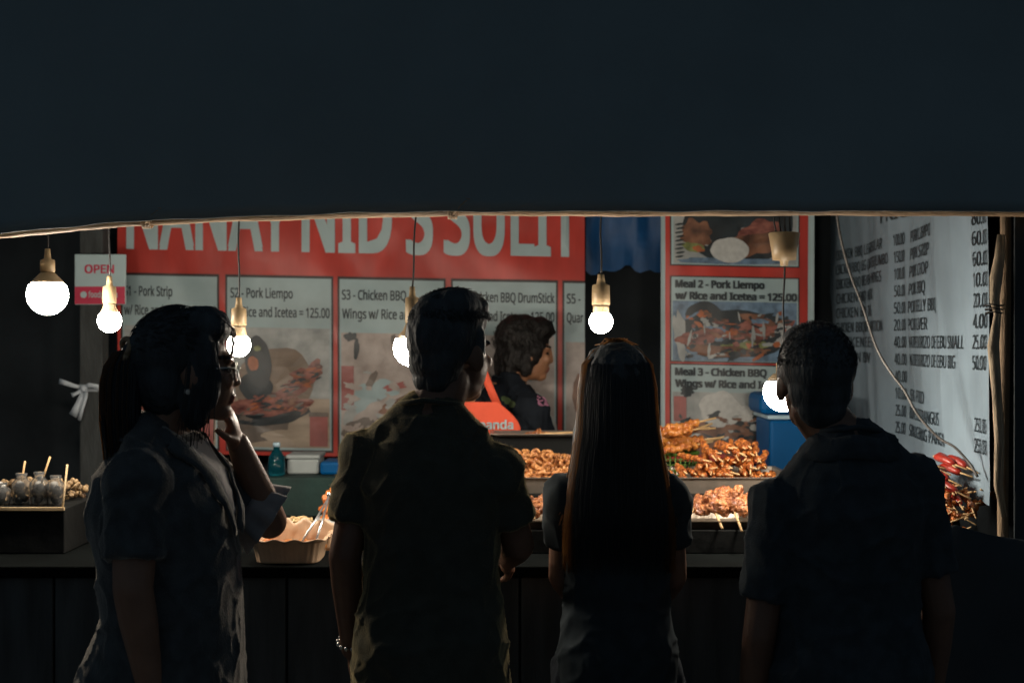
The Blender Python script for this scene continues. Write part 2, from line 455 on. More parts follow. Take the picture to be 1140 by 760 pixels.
_me = text_mesh('H', 0); CAPH = max(v.co.y for v in _me.vertices); bpy.data.meshes.remove(_me)   # height of a capital in this font
class Sheet:
    """a printed sheet: fn(u, v, w) -> world point; w is the height of a print layer"""
    def __init__(s, fn): s.fn = fn
    def grid(s, bm, u0, v0, u1, v1, w, step=.03, mi=0):
        nu = max(1, int(abs(u1-u0)/step)); nv = max(1, int(abs(v1-v0)/step))
        g = [[bm.verts.new(s.fn(u0+(u1-u0)*i/nu, v0+(v1-v0)*j/nv, w)) for i in range(nu+1)] for j in range(nv+1)]
        for j in range(nv):
            for i in range(nu):
                f = bm.faces.new((g[j][i], g[j][i+1], g[j+1][i+1], g[j+1][i])); f.material_index = mi
    def blob(s, bm, u, v, ru, rv, w, mi=0, rot=0., rag=.12, n=28, seed=0, fold=1.):
        ring = []; mid = []
        for k in range(n):
            a = 2*PI*k/n
            q = 1+rag*noise.noise(V((math.cos(a)*2+seed, math.sin(a)*2, seed*1.7)))*1.6
            x, y = ru*math.cos(a)*q, rv*math.sin(a)*q
            x, y = x*math.cos(rot)-y*math.sin(rot), x*math.sin(rot)+y*math.cos(rot)
            ring.append(bm.verts.new(s.fn(u+x, v+y, w))); mid.append(bm.verts.new(s.fn(u+x*.5, v+y*.5, w)))
        c = bm.verts.new(s.fn(u, v, w))
        for k in range(n):
            k2 = (k+1) % n
            f = bm.faces.new((ring[k], ring[k2], mid[k2], mid[k])); f.material_index = mi
            f = bm.faces.new((mid[k], mid[k2], c)); f.material_index = mi
    def text(s, bm, body, u0, u1, vb, cap, w, bold=.012, mi=0, vert=.6):
        me = text_mesh(body, bold)
        xs = [v.co.x for v in me.vertices]; a, b = min(xs), max(xs)
        k = 1.6*bold if FONT else 0          # heavier strokes: the glyphs printed again a little to each side
        kv = k*vert
        sh = [(0, 0)]+([(dx, dy) for dx in ((-k, 0, k) if k < .025 else (-k, -k/2, 0, k/2, k)) for dy in (-kv, kv)] if k else [])
        for q, (dx, dy) in enumerate(sh):
            vs = [bm.verts.new(s.fn(u0+(v.co.x+dx-a)/(b-a)*(u1-u0), vb+(v.co.y+dy)/CAPH*cap, w+.00012*q)) for v in me.vertices]
            for p in me.polygons:
                try:
                    f = bm.faces.new([vs[i] for i in p.vertices]); f.material_index = mi
                except ValueError: pass
        bpy.data.meshes.remove(me)

BY = 5.5
def main_fn(u, v, w):
    fold = .014*noise.noise(V((u*2.2+v*1.6, v*.8-u*.4, .5)))+.004*(1-abs(noise.noise(V((u*3+v*4, v*1.5-u*1.2, 6))))*3)+.007*math.exp(-((u+v*.55-.72)/.05)**2)+.006*math.exp(-((u+v*.5-1.28)/.035)**2)+.003*noise.noise(V((u*9+v*6, v*4, 2)))
    fold += .004*math.exp(-((u-v*.8+2.0)/.04)**2)
    return V((u, BY+fold-w, v-.018*(u+1.46)))
MB_ = Sheet(main_fn)
def bu(px): return (px-570)/F*BY
def bv(py): return CZ-(py-380)/F*BY
ban = thing('banner', 'wide red vinyl banner with white letters and a row of priced menu panels', 'banner', (bu(390), BY, bv(505)))
bm = bmesh.new(); MB_.grid(bm, bu(131), bv(504), bu(651), bv(150), 0, .022)
obj('red_sheet', bm, M['red'], ban)
bm = bmesh.new()
for wd, a, b in (("NANAY", 143, 322), ("NID'S", 338, 480), ("SULIT", 496, 644)):
    bm = bmesh.new(); MB_.text(bm, wd, bu(a), bu(b), bv(275), bv(196)-bv(275), .004, .015)
    obj('title_lettering', bm, M['white_print'], ban)

def picture(sh, parent, mats, fill):
    bm = bmesh.new(); fill(bm)
    return obj('food_picture', bm, mats, parent, smooth=False)
pans = [
    (136, 243, ['S1 - Pork Strip', 'w/ Rice and Icetea = 125.00'], (139, 192), (139, 241)),
    (252, 370, ['S2 - Pork Liempo', 'w/ Rice and Icetea = 125.00'], (257, 326), (257, 367)),
    (377, 495, ['S3 - Chicken BBQ', 'Wings w/ Rice and Icetea'], (381, 452), (381, 490)),
    (503, 620, ['S4 - Chicken BBQ DrumStick', 'w/ Rice and Icetea = 125.00'], (508, 617), (508, 617)),
    (627, 651, ['S5 -', 'Quar'], (631, 646), (631, 649)),
]
Kb = BY/F
for i, (a, b, tx, r1, r2) in enumerate(pans):
    bm = bmesh.new()
    MB_.grid(bm, bu(a)-.004, bv(500), bu(b)+(.004 if i < 4 else 0), bv(303.5), .002, .022, 0)
    MB_.grid(bm, bu(a)+.004, bv(497.5), bu(b)-(.004 if i < 4 else 0), bv(306.5), .004, .022, 1)
    pn = obj('menu_panel', bm, [M['border'], M['panel_white']], ban, smooth=True)
    bm = bmesh.new()
    MB_.text(bm, tx[0], bu(r1[0]), bu(r1[1]), bv(329), 10.5*Kb, .006, .012)
    obj('lettering', bm, M['ink'], pn); bm = bmesh.new()
    MB_.text(bm, tx[1], bu(r2[0]), bu(r2[1]), bv(350), 10.5*Kb, .006, .012)
    obj('lettering', bm, M['ink'], pn)
    w = .0055
    def blob(bm, px, py, rx, ry, mi, rot=0., rag=.12, lay=1, seed=1.):
        MB_.blob(bm, bu(px), bv(py), rx*Kb, ry*Kb, w+.0012*lay, mi, rot, rag, 30, seed)
    def rect(bm, x0, y0, x1, y1, mi, lay=0): MB_.grid(bm, bu(x0), bv(y1), bu(x1), bv(y0), w+.0012*lay, .022, mi)
    mats = [M[q] for q in ('p_grey', 'p_board', 'p_dark', 'p_meat', 'p_table', 'p_sauce', 'p_pink', 'p_cloth', 'p_leaf', 'p_shadow', 'p_meat2', 'panel_white')]
    def fill(bm, i=i, a=a, b=b):
        if i in (0, 1):
            o = a-252
            rect(bm, a+3, 362, b-3, 495, 0)
            rect(bm, a+3, 440, b-3, 495, 4, 1)
            blob(bm, o+306, 425, 44, 40, 1, .25, .1, 2, 3.1+i)
            blob(bm, o+283, 470, 40, 20, 9, .1, .1, 2.5, 2.2)
            blob(bm, o+300, 459, 44, 11, 2, .10, .12, 3, 4.0)
            blob(bm, o+297, 448, 44, 11, 3, .10, .25, 4, 5.0)
            blob(bm, o+330, 428, 30, 9, 3, .6, .35, 5, 6.0)
            blob(bm, o+342, 414, 19, 10, 3, .5, .4, 6, 7.0)
            blob(bm, o+285, 428, 19, 16, 2, -.2, .06, 6, 8.0)
            blob(bm, o+288, 400, 14.5, 29, 2, .12, .04, 7, 9.0)
            blob(bm, o+282, 402, 6, 8, 5, .1, .1, 8, 1.0)
            blob(bm, o+287, 385, 4, 3, 8, .1, .2, 8, 2.0)
            blob(bm, o+318, 482, 28, 7, 4, .05, .2, 4.5, 11.0)
            rect(bm, b-25, 458, b-5, 493, 6, 5)
            rect(bm, b-26, 455, b-4, 460, 9, 6)
            rr = random.Random(i)
            for q in range(90):
                t_ = rr.random(); top_ = rr.random() < .45
                px_ = o+(268+t_*72 if not top_ else 318+t_*38); py_ = (452-6*math.sin(t_*3)+rr.uniform(-9, 7)) if not top_ else (432-24*t_+rr.uniform(-9, 9))
                blob(bm, px_, py_, rr.uniform(2, 7), rr.uniform(.8, 2.2), rr.choice((3, 10, 3, 9, 5, 2)), rr.uniform(-.2, .7), .35, 8.5+q*.03, q*1.3)
        elif i in (2, 3):
            rr = random.Random(i)
            o = a-377
            rect(bm, a+3, 366, b-3, 495, 7)
            blob(bm, o+436, 470, 54, 36, 0, 0, .08, 1, 2.5)
            blob(bm, o+420, 440, 30, 22, 11, .3, .15, 2, 3.5)
            rect(bm, a+3, 403, a+17, 452, 6, 3)
            blob(bm, o+391, 371, 7, 5, 2, .1, .3, 3, 4.5)
            blob(bm, o+397, 384, 3, 12, 2, -.1, .2, 3, 5.5)
            blob(bm, o+440, 380, 4, 13, 9, .2, .2, 3, 6.5)
            blob(bm, o+415, 388, 13, 16, 7, .0, .1, 4, 7.5)
            blob(bm, o+414, 418, 4, 11, 9, -.5, .2, 4, 8.5)
            blob(bm, o+440, 450, 40, 16, 7, .2, .25, 3, 9.5)
            blob(bm, o+446, 446, 22, 8, 10, .3, .3, 5, 1.5)
            blob(bm, o+410, 470, 26, 12, 9, .2, .3, 5, 2.7)
            blob(bm, o+470, 476, 20, 12, 10, .4, .3, 5, 3.7)
            blob(bm, o+440, 425, 12, 4, 6, .2, .4, 6, 4.7)
            for q in range(80):
                px_, py_ = a+8+rr.random()*102, 400+rr.random()**.6*92
                blob(bm, px_, py_, rr.uniform(2, 10), rr.uniform(1, 4), rr.choice((0, 7, 7, 7, 0, 0)), rr.uniform(-.6, .9), .4, 6.5+q*.03, q*1.7)
        else:
            rect(bm, 630, 372, 651, 495, 7)
            blob(bm, 646, 430, 9, 22, 10, 0, .1, 1, 3.)
    picture(MB_, pn, mats, fill)
# second banner, tall, at the right of the dark gap
YB2 = 5.3
def b2u(px): return (px-570)/F*YB2
def b2v(py): return CZ-(py-380)/F*YB2
def meal_fn(u, v, w):
    fold = .010*noise.noise(V((u*3, v*2.5, 8)))+.006*noise.noise(V((u*12, v*5, 3)))+.010*math.exp(-((u-b2u(742))/.02)**2)
    return V((u, YB2+fold-w-.02*(u-b2u(820)), v-.02*(u-b2u(820))))
S2 = Sheet(meal_fn)
K2 = YB2/F
mb = thing('banner', 'tall narrow red meal banner hanging right of the dark gap, behind the blue cooler', 'banner', (b2u(820), YB2, b2v(515)))
bm = bmesh.new()
S2.grid(bm, b2u(736), b2v(515), b2u(906), b2v(140), 0, .02, 1)
S2.grid(bm, b2u(741), b2v(515), b2u(899), b2v(140), .002, .02, 0)
obj('red_sheet', bm, [M['red'], M['white_print']], mb)
meal = [(150, 297, [], None),
        (308, 404, ['Meal 2 - Pork Liempo', 'w/ Rice and Icetea = 125.00'], [(752, 850), (752, 886)]),
        (405.5, 505, ['Meal 3 - Chicken BBQ', 'Wings w/ Rice and Icetea'], [(752, 852), (752, 872)])]
for i, (t, b_, tx, rr) in enumerate(meal):
    bm = bmesh.new()
    S2.grid(bm, b2u(746), b2v(b_), b2u(889.5), b2v(t), .004, .02, 0)
    S2.grid(bm, b2u(747.5), b2v(b_-1.5), b2u(888), b2v(t+1.5), .0055, .02, 1)
    pn = obj('menu_panel', bm, [M['border'], M['panel_white']], mb)
    mats = [M[q] for q in ('p_grey', 'p_bluec', 'p_dark', 'p_meat', 'p_meat2', 'p_rice', 'p_leaf', 'p_sauce', 'p_pink', 'panel_white', 'red')]
    def blob(bm, px, py, rx, ry, mi, rot=0., rag=.12, lay=1, seed=1.):
        S2.blob(bm, b2u(px), b2v(py), rx*K2, ry*K2, .0065+.0012*lay, mi, rot, rag, 30, seed)
    def rect(bm, x0, y0, x1, y1, mi, lay=0): S2.grid(bm, b2u(x0), b2v(y1), b2u(x1), b2v(y0), .0065+.0012*lay, .02, mi)
    def fill(bm, i=i):
        if i == 0:
            rect(bm, 750, 152, 886, 294, 0)
            blob(bm, 820, 250, 62, 44, 2, 0, .05, 1, 1.)
            blob(bm, 845, 258, 24, 14, 3, .4, .3, 2, 2.)
            blob(bm, 838, 272, 30, 14, 4, .2, .3, 2.5, 2.6)
            blob(bm, 775, 262, 18, 16, 4, .1, .25, 2, 3.)
            blob(bm, 771, 276, 12, 5, 6, -.2, .3, 3, 4.)
            blob(bm, 777, 278, 6, 3, 7, -.2, .3, 4, 5.)
            blob(bm, 812, 279, 21.5, 14, 5, 0, .05, 5, 6.)
            blob(bm, 815, 291, 60, 3.5, 1, 0, .2, 3, 7.)
            for q in range(9): blob(bm, 756+q % 2, 251+q*4.5, 5, 1.1, 2, .15, .1, 3, q*1.)
        elif i == 1:
            rect(bm, 749, 336, 886.5, 402, 1)
            blob(bm, 815, 372, 64, 27, 2, .05, .1, 1, 1.)
            blob(bm, 783, 352, 20, 16, 2, .1, .06, 4, 2.)
            blob(bm, 782, 350, 7, 4, 7, .1, .2, 5, 3.)
            blob(bm, 778, 376, 26, 8, 3, .15, .3, 3, 4.)
            blob(bm, 842, 366, 34, 10, 3, .2, .3, 3, 5.)
            blob(bm, 848, 356, 24, 6, 4, -.1, .4, 4, 5.4)
            blob(bm, 830, 386, 30, 6, 6, .1, .3, 4, 6.)
            blob(bm, 800, 391, 40, 6, 4, -.05, .3, 4.2, 6.6)
            blob(bm, 870, 372, 9, 13, 0, -.2, .2, 5, 7.)
            blob(bm, 756, 372, 7, 26, 0, .1, .3, 2, 8.)
            rr = random.Random(5)
            for q in range(110):
                blob(bm, 762+rr.random()*118, 348+rr.random()*50, rr.uniform(1.5, 8), rr.uniform(.8, 3), rr.choice((2, 4, 3, 2, 4, 0, 1, 2, 7)), rr.uniform(-.5, .6), .4, 5.5+q*.02, q*1.1)
            for q in range(9):  # pale upright streaks paint the plastic cover's glare into the picture
                blob(bm, 755+rr.random()*120, 350+rr.random()*45, rr.uniform(.6, 2), rr.uniform(3, 11), 0, rr.uniform(-.25, .2), .3, 8+q*.02, q*2.1)
        else:
            rect(bm, 749, 437, 886.5, 503, 0)
            blob(bm, 800, 488, 44, 20, 4, 0, .25, 2, 1.)
            blob(bm, 820, 478, 40, 20, 2, .1, .3, 1, 1.5)
            blob(bm, 802, 455, 23, 20, 5, .0, .15, 3, 2.)
            rect(bm, 750, 442, 764, 470, 8, 2)
            blob(bm, 765, 436, 8, 6, 2, .3, .3, 3, 3.)
            blob(bm, 795, 462, 7, 3, 2, .5, .3, 4, 4.)
            blob(bm, 828, 460, 14, 7, 5, -.4, .3, 4, 5.)
            blob(bm, 845, 478, 16, 9, 4, .4, .3, 5, 6.)
            rr = random.Random(6)
            for q in range(70):
                blob(bm, 756+rr.random()*120, 462+rr.random()*36, rr.uniform(1.5, 8), rr.uniform(.8, 3.5), rr.choice((2, 4, 0, 2, 4, 5)), rr.uniform(-.5, .6), .4, 6+q*.02, q*1.1)
    picture(S2, pn, mats, fill)
    if tx:
        bm = bmesh.new()
        S2.text(bm, tx[0], b2u(rr[0][0]), b2u(rr[0][1]), b2v(t+13), 7.8*K2, .0085, .03)
        obj('lettering', bm, M['ink'], pn); bm = bmesh.new()
        S2.text(bm, tx[1], b2u(rr[1][0]), b2u(rr[1][1]), b2v(t+26), 7.8*K2, .0085, .03)
        obj('lettering', bm, M['ink'], pn)

# blue tarp hung in the gap
bm = bmesh.new()
x0, x1 = (652-570)/F*5.62, (740-570)/F*5.62
g = [[bm.verts.new((x0+(x1-x0)*i/16, 5.62+.03*noise.noise(V((i*.35, j*.2, 2))), 1.83+.05*noise.noise(V((i*.3, 0, 7)))*(1-j/14)+.65*j/14)) for i in range(17)] for j in range(15)]
for j in range(14):
    for i in range(16): bm.faces.new((g[j][i], g[j][i+1], g[j+1][i+1], g[j+1][i]))
tag(obj('blue_tarp', bm, M['blue']), 'crumpled blue tarp hanging high between the two red banners', 'tarp')

# price list on the side wall
def side_pt(px):
    r = (px-570)/F
    return (1.211-.0861)/(r-.0236)      # distance Y at that column of the picture
S_A, S_B = 5.60, 3.64
def side_fn(u, v, w):       # u = distance along the wall from the far end, v = height
    Y = S_A-u
    f = .014*math.sin(u*9+.6*math.sin(v*5))+.006*(1-abs(noise.noise(V((u*7+v*1.2, v*1.1, 2))))*3)+.008*noise.noise(V((u*5, v*3, 4)))+.014*noise.noise(V((u*2, v*2, 9)))+.001*noise.noise(V((u*14, v*3, 4)))
    zz = max(0, 1.32-v); f += .05*zz*math.sin(u*4)*.5
    return V((1.211+(Y-3.65)*.0236-w-f*.8, Y, v))
S3 = Sheet(side_fn)
pl = thing('price_list', 'white tarpaulin price list with columns of dark lettering on the right side wall', 'sign', (1.23, 4.6, 1.12))
bm = bmesh.new()
nu, nv = 220, 70
def lowz(u): return 1.135+.05*math.exp(-((u-.2)/.3)**2)+.015*math.sin(u*5)
g = []
for j in range(nv+1):
    row = []
    for i in range(nu+1):
        u = (S_A-S_B)*i/nu; lo = lowz(u); v = lo+(2.45-lo)*j/nv
        du = 0
        if i < 20:                        # ragged far edge
            du = (20-i)/20*.14*(1/(1+math.exp((v-1.72)*-30))-1)*-1
        row.append(bm.verts.new(side_fn(u+du, v, 0)))
    g.append(row)
for j in range(nv):
    for i in range(nu): bm.faces.new((g[j][i], g[j][i+1], g[j+1][i+1], g[j+1][i]))
o = obj('printed_sheet', bm, M['sheet'], pl)
def su(px): return S_A-side_pt(px)
rowz = lambda k: 1.857-.0545*k
left = ['CHICKEN BBQ LEG REGULAR', 'CHICKEN BBQ LEG QUARTER/JUMBO', 'CHICKEN BBQ BREAST w/ WINGS', 'CHICKEN BBQ NECK', 'CHICKEN BBQ TAIL', 'CHICKEN BBQ SKIN PORTION', 'CHICKEN FEET', 'CHICKEN ISAW']
lend = [986, 992, 986, 976, 974, 986, 972, 968]
lp = ['100.00', '150.00', '100.00', '50.00', '50.00', '20.00', '40.00', '40.00', '40.00', '10.00', '25.00', '25.00']
right = ['PORK LIEMPO', 'PORK STRIP', 'PORK CHOP', 'PORK BBQ', 'PORK BELLY BBQ', 'PORK LIVER', 'NATIVE CHORIZO DE CEBU SMALL', 'NATIVE CHORIZO DE CEBU BIG', '', 'SEA FOOD', 'BONELESS BANGUS', 'SINUGBANG PANGA']
rend = [1040, 1038, 1037, 1034, 1046, 1036, 1071, 1065, 0, 1034, 1050, 1058]
rpx = ['80.00', '60.00', '60.00', '10.00', '20.00', '4.00', '25.00', '50.00', '', '', '250.00', '250.00']
def price_text(*a):
    bm = bmesh.new(); S3.text(bm, *a, vert=.12); obj('lettering', bm, M['ink'], pl)
price_text('PRICE LIST', su(984), su(1046), rowz(-1.55), .05, .002, .012)
for k in range(12):
    if k < 8: price_text(left[k], su(936), su(lend[k]), rowz(k), .036, .0020, .009)
    price_text(lp[k], su(996), su(1005), rowz(k), .036, .0020, .009)
    if right[k]: price_text(right[k], su(1009.5), su(rend[k]), rowz(k), .036, .0020, .009)
    if rpx[k]: price_text(rpx[k], su(1080), su(1093.3), rowz(k), .037, .0020, .009)


# loose cable hanging in front of the price list
pts = [P(930, 215, 3.9), P(934, 255, 3.9), P(945, 300, 3.9), P(960, 340, 3.88), P(975, 385, 3.86), P(990, 412, 3.84), P(1007, 435, 3.82), P(1022, 462, 3.79), P(1045, 487, 3.76), P(1062, 497, 3.73), P(1078, 514, 3.70), P(1088, 530, 3.66)]
sm = []
for i in range(len(pts)-1):
    p0, p1, p2, p3 = pts[max(i-1, 0)], pts[i], pts[i+1], pts[min(i+2, len(pts)-1)]
    for q in range(5):
        t = q/5
        sm.append(.5*((2*p1)+(-p0+p2)*t+(2*p0-5*p1+4*p2-p3)*t*t+(-p0+3*p1-3*p2+p3)*t**3))
bm = bmesh.new(); tube(bm, sm+[pts[-1]], .0036, 8)
tag(obj('loose_cable', bm, M['cable']), 'grey cable hanging loosely across the white price list', 'cable')

# post with OPEN sign and ribbon
pc = P(106, 400, 5.25)
bm = bmesh.new(); box(bm, (pc.x-.042, 5.2, 0), (pc.x+.042, 5.28, 2.5), bev=.004)
tag(obj('wooden_post', bm, M['post'], smooth=False, origin=(pc.x, 5.24, 0)), 'square grey post behind the ponytailed woman, carrying the OPEN sign', 'post')
Y = 5.17
a, b = P(83, 339, Y), P(140, 283, Y)
os_ = thing('shop_sign', 'small white and pink sign reading OPEN on the grey post', 'sign', ((a.x+b.x)/2, Y, a.z))
bm = bmesh.new(); box(bm, (a.x, Y, a.z), (b.x, Y+.012, b.z), bev=.003); obj('board', bm, M['white_print'], os_, smooth=False)
bm = bmesh.new(); zm = P(0, 319, Y).z; box(bm, (a.x+.002, Y-.002, a.z+.002), (b.x-.002, Y-.0003, zm)); ps = obj('pink_stripe', bm, M['pink'], os_, smooth=False)
flat = Sheet(lambda u, v, w: V((u, Y-w, v)))
uu = lambda px: (px-570)/F*Y
vv = lambda py: CZ-(py-380)/F*Y
bm = bmesh.new(); flat.text(bm, 'OPEN', uu(95), uu(127), vv(304), 9*Y/F, .003, .015); obj('lettering', bm, M['pink'], os_)
bm = bmesh.new(); flat.text(bm, 'foodpanda', uu(99), uu(131), vv(331), 6.5*Y/F, .004, .01); flat.blob(bm, uu(93.5), vv(328), .012, .012, .004, 0, 0, 0); obj('lettering', bm, M['white_print'], ps)
# ribbon tied round the post
c = P(91, 432, 5.18)
bm = bmesh.new()
def band(pts, w0, w1):
    pts = [V(p) for p in pts]; L = []
    for i, p in enumerate(pts):
        t = (pts[min(i+1, len(pts)-1)]-pts[max(i-1, 0)]).normalized(); nrm = V((0, -1, 0)).cross(t).normalized(); w = w0+(w1-w0)*i/(len(pts)-1)
        L.append((p+nrm*w, p-nrm*w))
    for (a0, b0), (a1, b1) in zip(L, L[1:]): bm.faces.new([bm.verts.new(q) for q in (a0, b0, b1, a1)])
q = lambda px, py, dy=0: P(px, py, 5.17)+V((0, dy, 0))
band([q(93, 432), q(84, 429, -.02), q(76, 426, -.03), q(68, 424, -.02)], .006, .010)
band([q(93, 433), q(88, 437, -.02), q(83, 440, -.02), q(82, 437, -.01)], .006, .006)
band([q(94, 433), q(92, 445, -.03), q(88, 455, -.035), q(84, 462, -.03)], .008, .015)
band([q(96, 433), q(98, 442, -.03), q(95, 455, -.04), q(91, 467, -.03)], .008, .006)
band([q(95, 431), q(102, 428, -.03), q(109, 429, -.02), q(112, 434, -.01)], .008, .006)
bmesh.ops.remove_doubles(bm, verts=bm.verts, dist=.0005)
rb = obj('ribbon', bm, M['ribbon']); tag(rb, 'white plastic ribbon tied in a loose bow round the grey post', 'ribbon')
md = rb.modifiers.new('s', 'SOLIDIFY'); md.thickness = .0015
bm = bmesh.new(); ell(bm, q(94.5, 432, -.012), (.013, .012, .013)); obj('knot', bm, M['ribbon'], rb)
bm = bmesh.new(); box(bm, (pc.x-.0445, 5.195, q(0, 436).z), (pc.x+.0445, 5.284, q(0, 428).z)); obj('wrap', bm, M['ribbon'], rb)

# ------------------------------------------------------------------ counter and tiers
CT = .985
cn = thing('food_counter', 'long dark wooden counter carrying all the grilled food', 'counter', (-.2, 3.9, 0))
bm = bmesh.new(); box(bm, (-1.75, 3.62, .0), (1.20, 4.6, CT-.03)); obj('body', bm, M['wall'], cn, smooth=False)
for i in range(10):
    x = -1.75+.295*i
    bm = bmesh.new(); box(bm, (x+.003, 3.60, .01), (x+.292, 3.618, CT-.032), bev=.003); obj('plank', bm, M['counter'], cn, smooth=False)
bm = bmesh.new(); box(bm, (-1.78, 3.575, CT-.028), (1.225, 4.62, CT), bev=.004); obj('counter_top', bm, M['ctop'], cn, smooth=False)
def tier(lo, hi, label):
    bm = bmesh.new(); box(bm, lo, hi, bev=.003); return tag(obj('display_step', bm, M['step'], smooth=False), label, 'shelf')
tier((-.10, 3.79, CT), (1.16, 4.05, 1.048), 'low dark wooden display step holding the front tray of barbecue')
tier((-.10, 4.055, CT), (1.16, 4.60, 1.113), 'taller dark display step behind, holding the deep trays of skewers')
tb = thing('back_table', 'dark table behind the counter holding the cooler and boxes', 'table', (-.1, 4.95, 0))

def tray(x0, x1, y0, y1, z0, z1, label, wall=.0025, flare=.012, m='steel'):
    bm = bmesh.new()
    def ringp(e, z): return [V((x0-e, y0-e, z)), V((x1+e, y0-e, z)), V((x1+e, y1+e, z)), V((x0-e, y1+e, z))]
    rings_mesh(bm, [ringp(0, z0), ringp(flare, z1), ringp(flare+.008, z1+.0015), ringp(flare+.008, z1+.004), ringp(flare-wall, z1+.003), ringp(-wall, z0+wall)])
    return tag(obj('tray', bm, M[m], smooth=False, origin=((x0+x1)/2, (y0+y1)/2, z0)), label, 'tray')
tray(.46, .80, 4.085, 4.42, 1.114, 1.158, 'deep pale metal tray heaped with thin orange skewers')
tray(-.06, .22, 4.085, 4.42, 1.114, 1.158, 'deep pale metal tray heaped with curly fried pieces')
tray(.44, .84, 3.81, 4.02, 1.049, 1.068, 'shallow metal tray under the thick brown barbecue skewers', m='grease')
tray(-.04, .26, 3.81, 4.02, 1.049, 1.068, 'shallow metal tray below the curly fried pieces', m='grease')
tray(-.05, .30, 4.44, 4.58, 1.253, 1.259, 'raised metal tray in front of the worker in the orange-red apron')
bm = bmesh.new(); box(bm, (-.07, 4.46, 1.114), (.31, 4.585, 1.252), bev=.003)
tag(obj('display_block', bm, M['step'], smooth=False), 'dark block lifting the raised metal tray', 'shelf')

# lumps of meat -------------------------------------------------------
def lumpy(parts, voxel=.003, amp=.003, fr=70, it=2, seed=0):
    bm = bmesh.new()
    for c, r, rot in parts: ell(bm, c, r, rot, 14, 10)
    me = remesh(bm, voxel, it)
    displace(me, lambda c, n: amp*noise.noise(c*fr+V((seed, 0, 0)))+amp*.6*noise.noise(c*fr*2.5)-amp*.8*max(0, 1-3*abs(noise.noise(c*fr*.8+V((9, seed, 0))))))
    return me
def rnd(a, b): return random.uniform(a, b)

# thin skewers: local +Y is from the handle end to the tip
def skewer_proto(label, n_lump, L, meat_len, r, m, voxel, group, name='meat_skewer', start=None, sr=.0021):
    t = thing(name, label, 'skewer', (0, 0, 0), 0, group)
    bm = bmesh.new(); tube(bm, [(0, 0, 0), (0, L*.5, .001), (0, L, 0)], sr, 6); obj('stick', bm, M['stick'], t, local=True)
    y0 = start if start is not None else L-meat_len-.004
    parts = []
    for k in range(n_lump):
        y = y0+meat_len*(k+.5)/n_lump
        parts.append(((rnd(-.3, .3)*r, y, rnd(-.25, .25)*r), (r*rnd(.8, 1.15), meat_len/n_lump*rnd(.6, .85), r*rnd(.75, 1.1)), Euler((rnd(-.6, .6), rnd(-1, 1), rnd(-.7, .7))).to_matrix()))
    me = lumpy(parts, voxel, r*.22, .9/r, 1, rnd(0, 50)); me.materials.append(M[m]); link('meat', me, t, local=True)
    return t
def place(proto, loc, rot, used, label=None):
    o = proto if not used.get(proto.name) else copy_tree(proto)
    used[proto.name] = True
    o.location = loc; o.rotation_euler = rot
    if label: o['label'] = label
    return o
used = {}
G1 = 'thin orange skewers heaped in the deep tray'
protos = [skewer_proto('thin skewer of glazed orange meat heaped in the right deep tray', 10, .20, .15, .0092, 'isaw', .002, G1) for _ in range(4)]
for row in range(7):
    n = [19, 18, 16, 13, 10, 7, 4][row]
    xc = [.615, .62, .63, .645, .655, .665, .668][row]
    w = [.30, .28, .25, .205, .16, .115, .07][row]
    for i in range(n):
        x = xc-w/2+w*(i+.5)/n+rnd(-.006, .006)
        z = 1.128+row*.0185+rnd(-.004, .004)
        place(random.choice(protos), (x, 4.105+row*.006+rnd(-.012, .03), z), (rnd(.02, .28), rnd(0, 6), rnd(-.22, .22)), used)
G2 = 'chicken skewers in the green basket'
protos = [skewer_proto('marinated orange chicken skewer lying across the green basket', 8, .19, .135, .0155, 'chick', .0028, G2, start=.055, sr=.0033) for _ in range(3)]
for i in range(9):
    ex = P(797+rnd(-9, 8) if i not in (0, 1) else (797, 806)[i], (465, 486)[i] if i < 2 else 480+rnd(-10, 14), 4.42+.03*(i % 4))
    place(protos[i % 3], ex, (rnd(-.1, .1), rnd(0, 6), PI/2+rnd(-.25, .25)), used).rotation_euler.rotate(Euler((0, -.20+rnd(-.1, .1), 0)))
# green basket
bc = P(752, 518, 4.48)
gb = thing('basket', 'small green plastic mesh basket under the chicken skewers', 'basket', (bc.x, bc.y, 1.114))
bm = bmesh.new()
NB = 26; Rb = .07
for k in range(NB):
    a = 2*PI*k/NB
    tube(bm, [(bc.x+Rb*.85*math.cos(a), bc.y+Rb*.85*math.sin(a), 1.117), (bc.x+Rb*math.cos(a), bc.y+Rb*math.sin(a), 1.20)], .0022, 5)
for z, s in ((1.118, .85), (1.135, .885), (1.15, .91), (1.167, .935), (1.184, .965)):
    tube(bm, [(bc.x+Rb*s*math.cos(a), bc.y+Rb*s*math.sin(a), z) for a in [2*PI*q/28 for q in range(29)]], .002, 5)
obj('mesh_wall', bm, M['greenb'], gb)
bm = bmesh.new()
tube(bm, [(bc.x+Rb*1.01*math.cos(a), bc.y+Rb*1.01*math.sin(a), 1.201) for a in [2*PI*q/36 for q in range(37)]], .005, 8); obj('rim', bm, M['greenb'], gb)
bm = bmesh.new(); lathe(bm, (bc.x, bc.y, 1.1145), [(.001, 0), (.058, 0), (.058, .003), (.001, .0032)], 28); obj('base', bm, M['greenb'], gb)

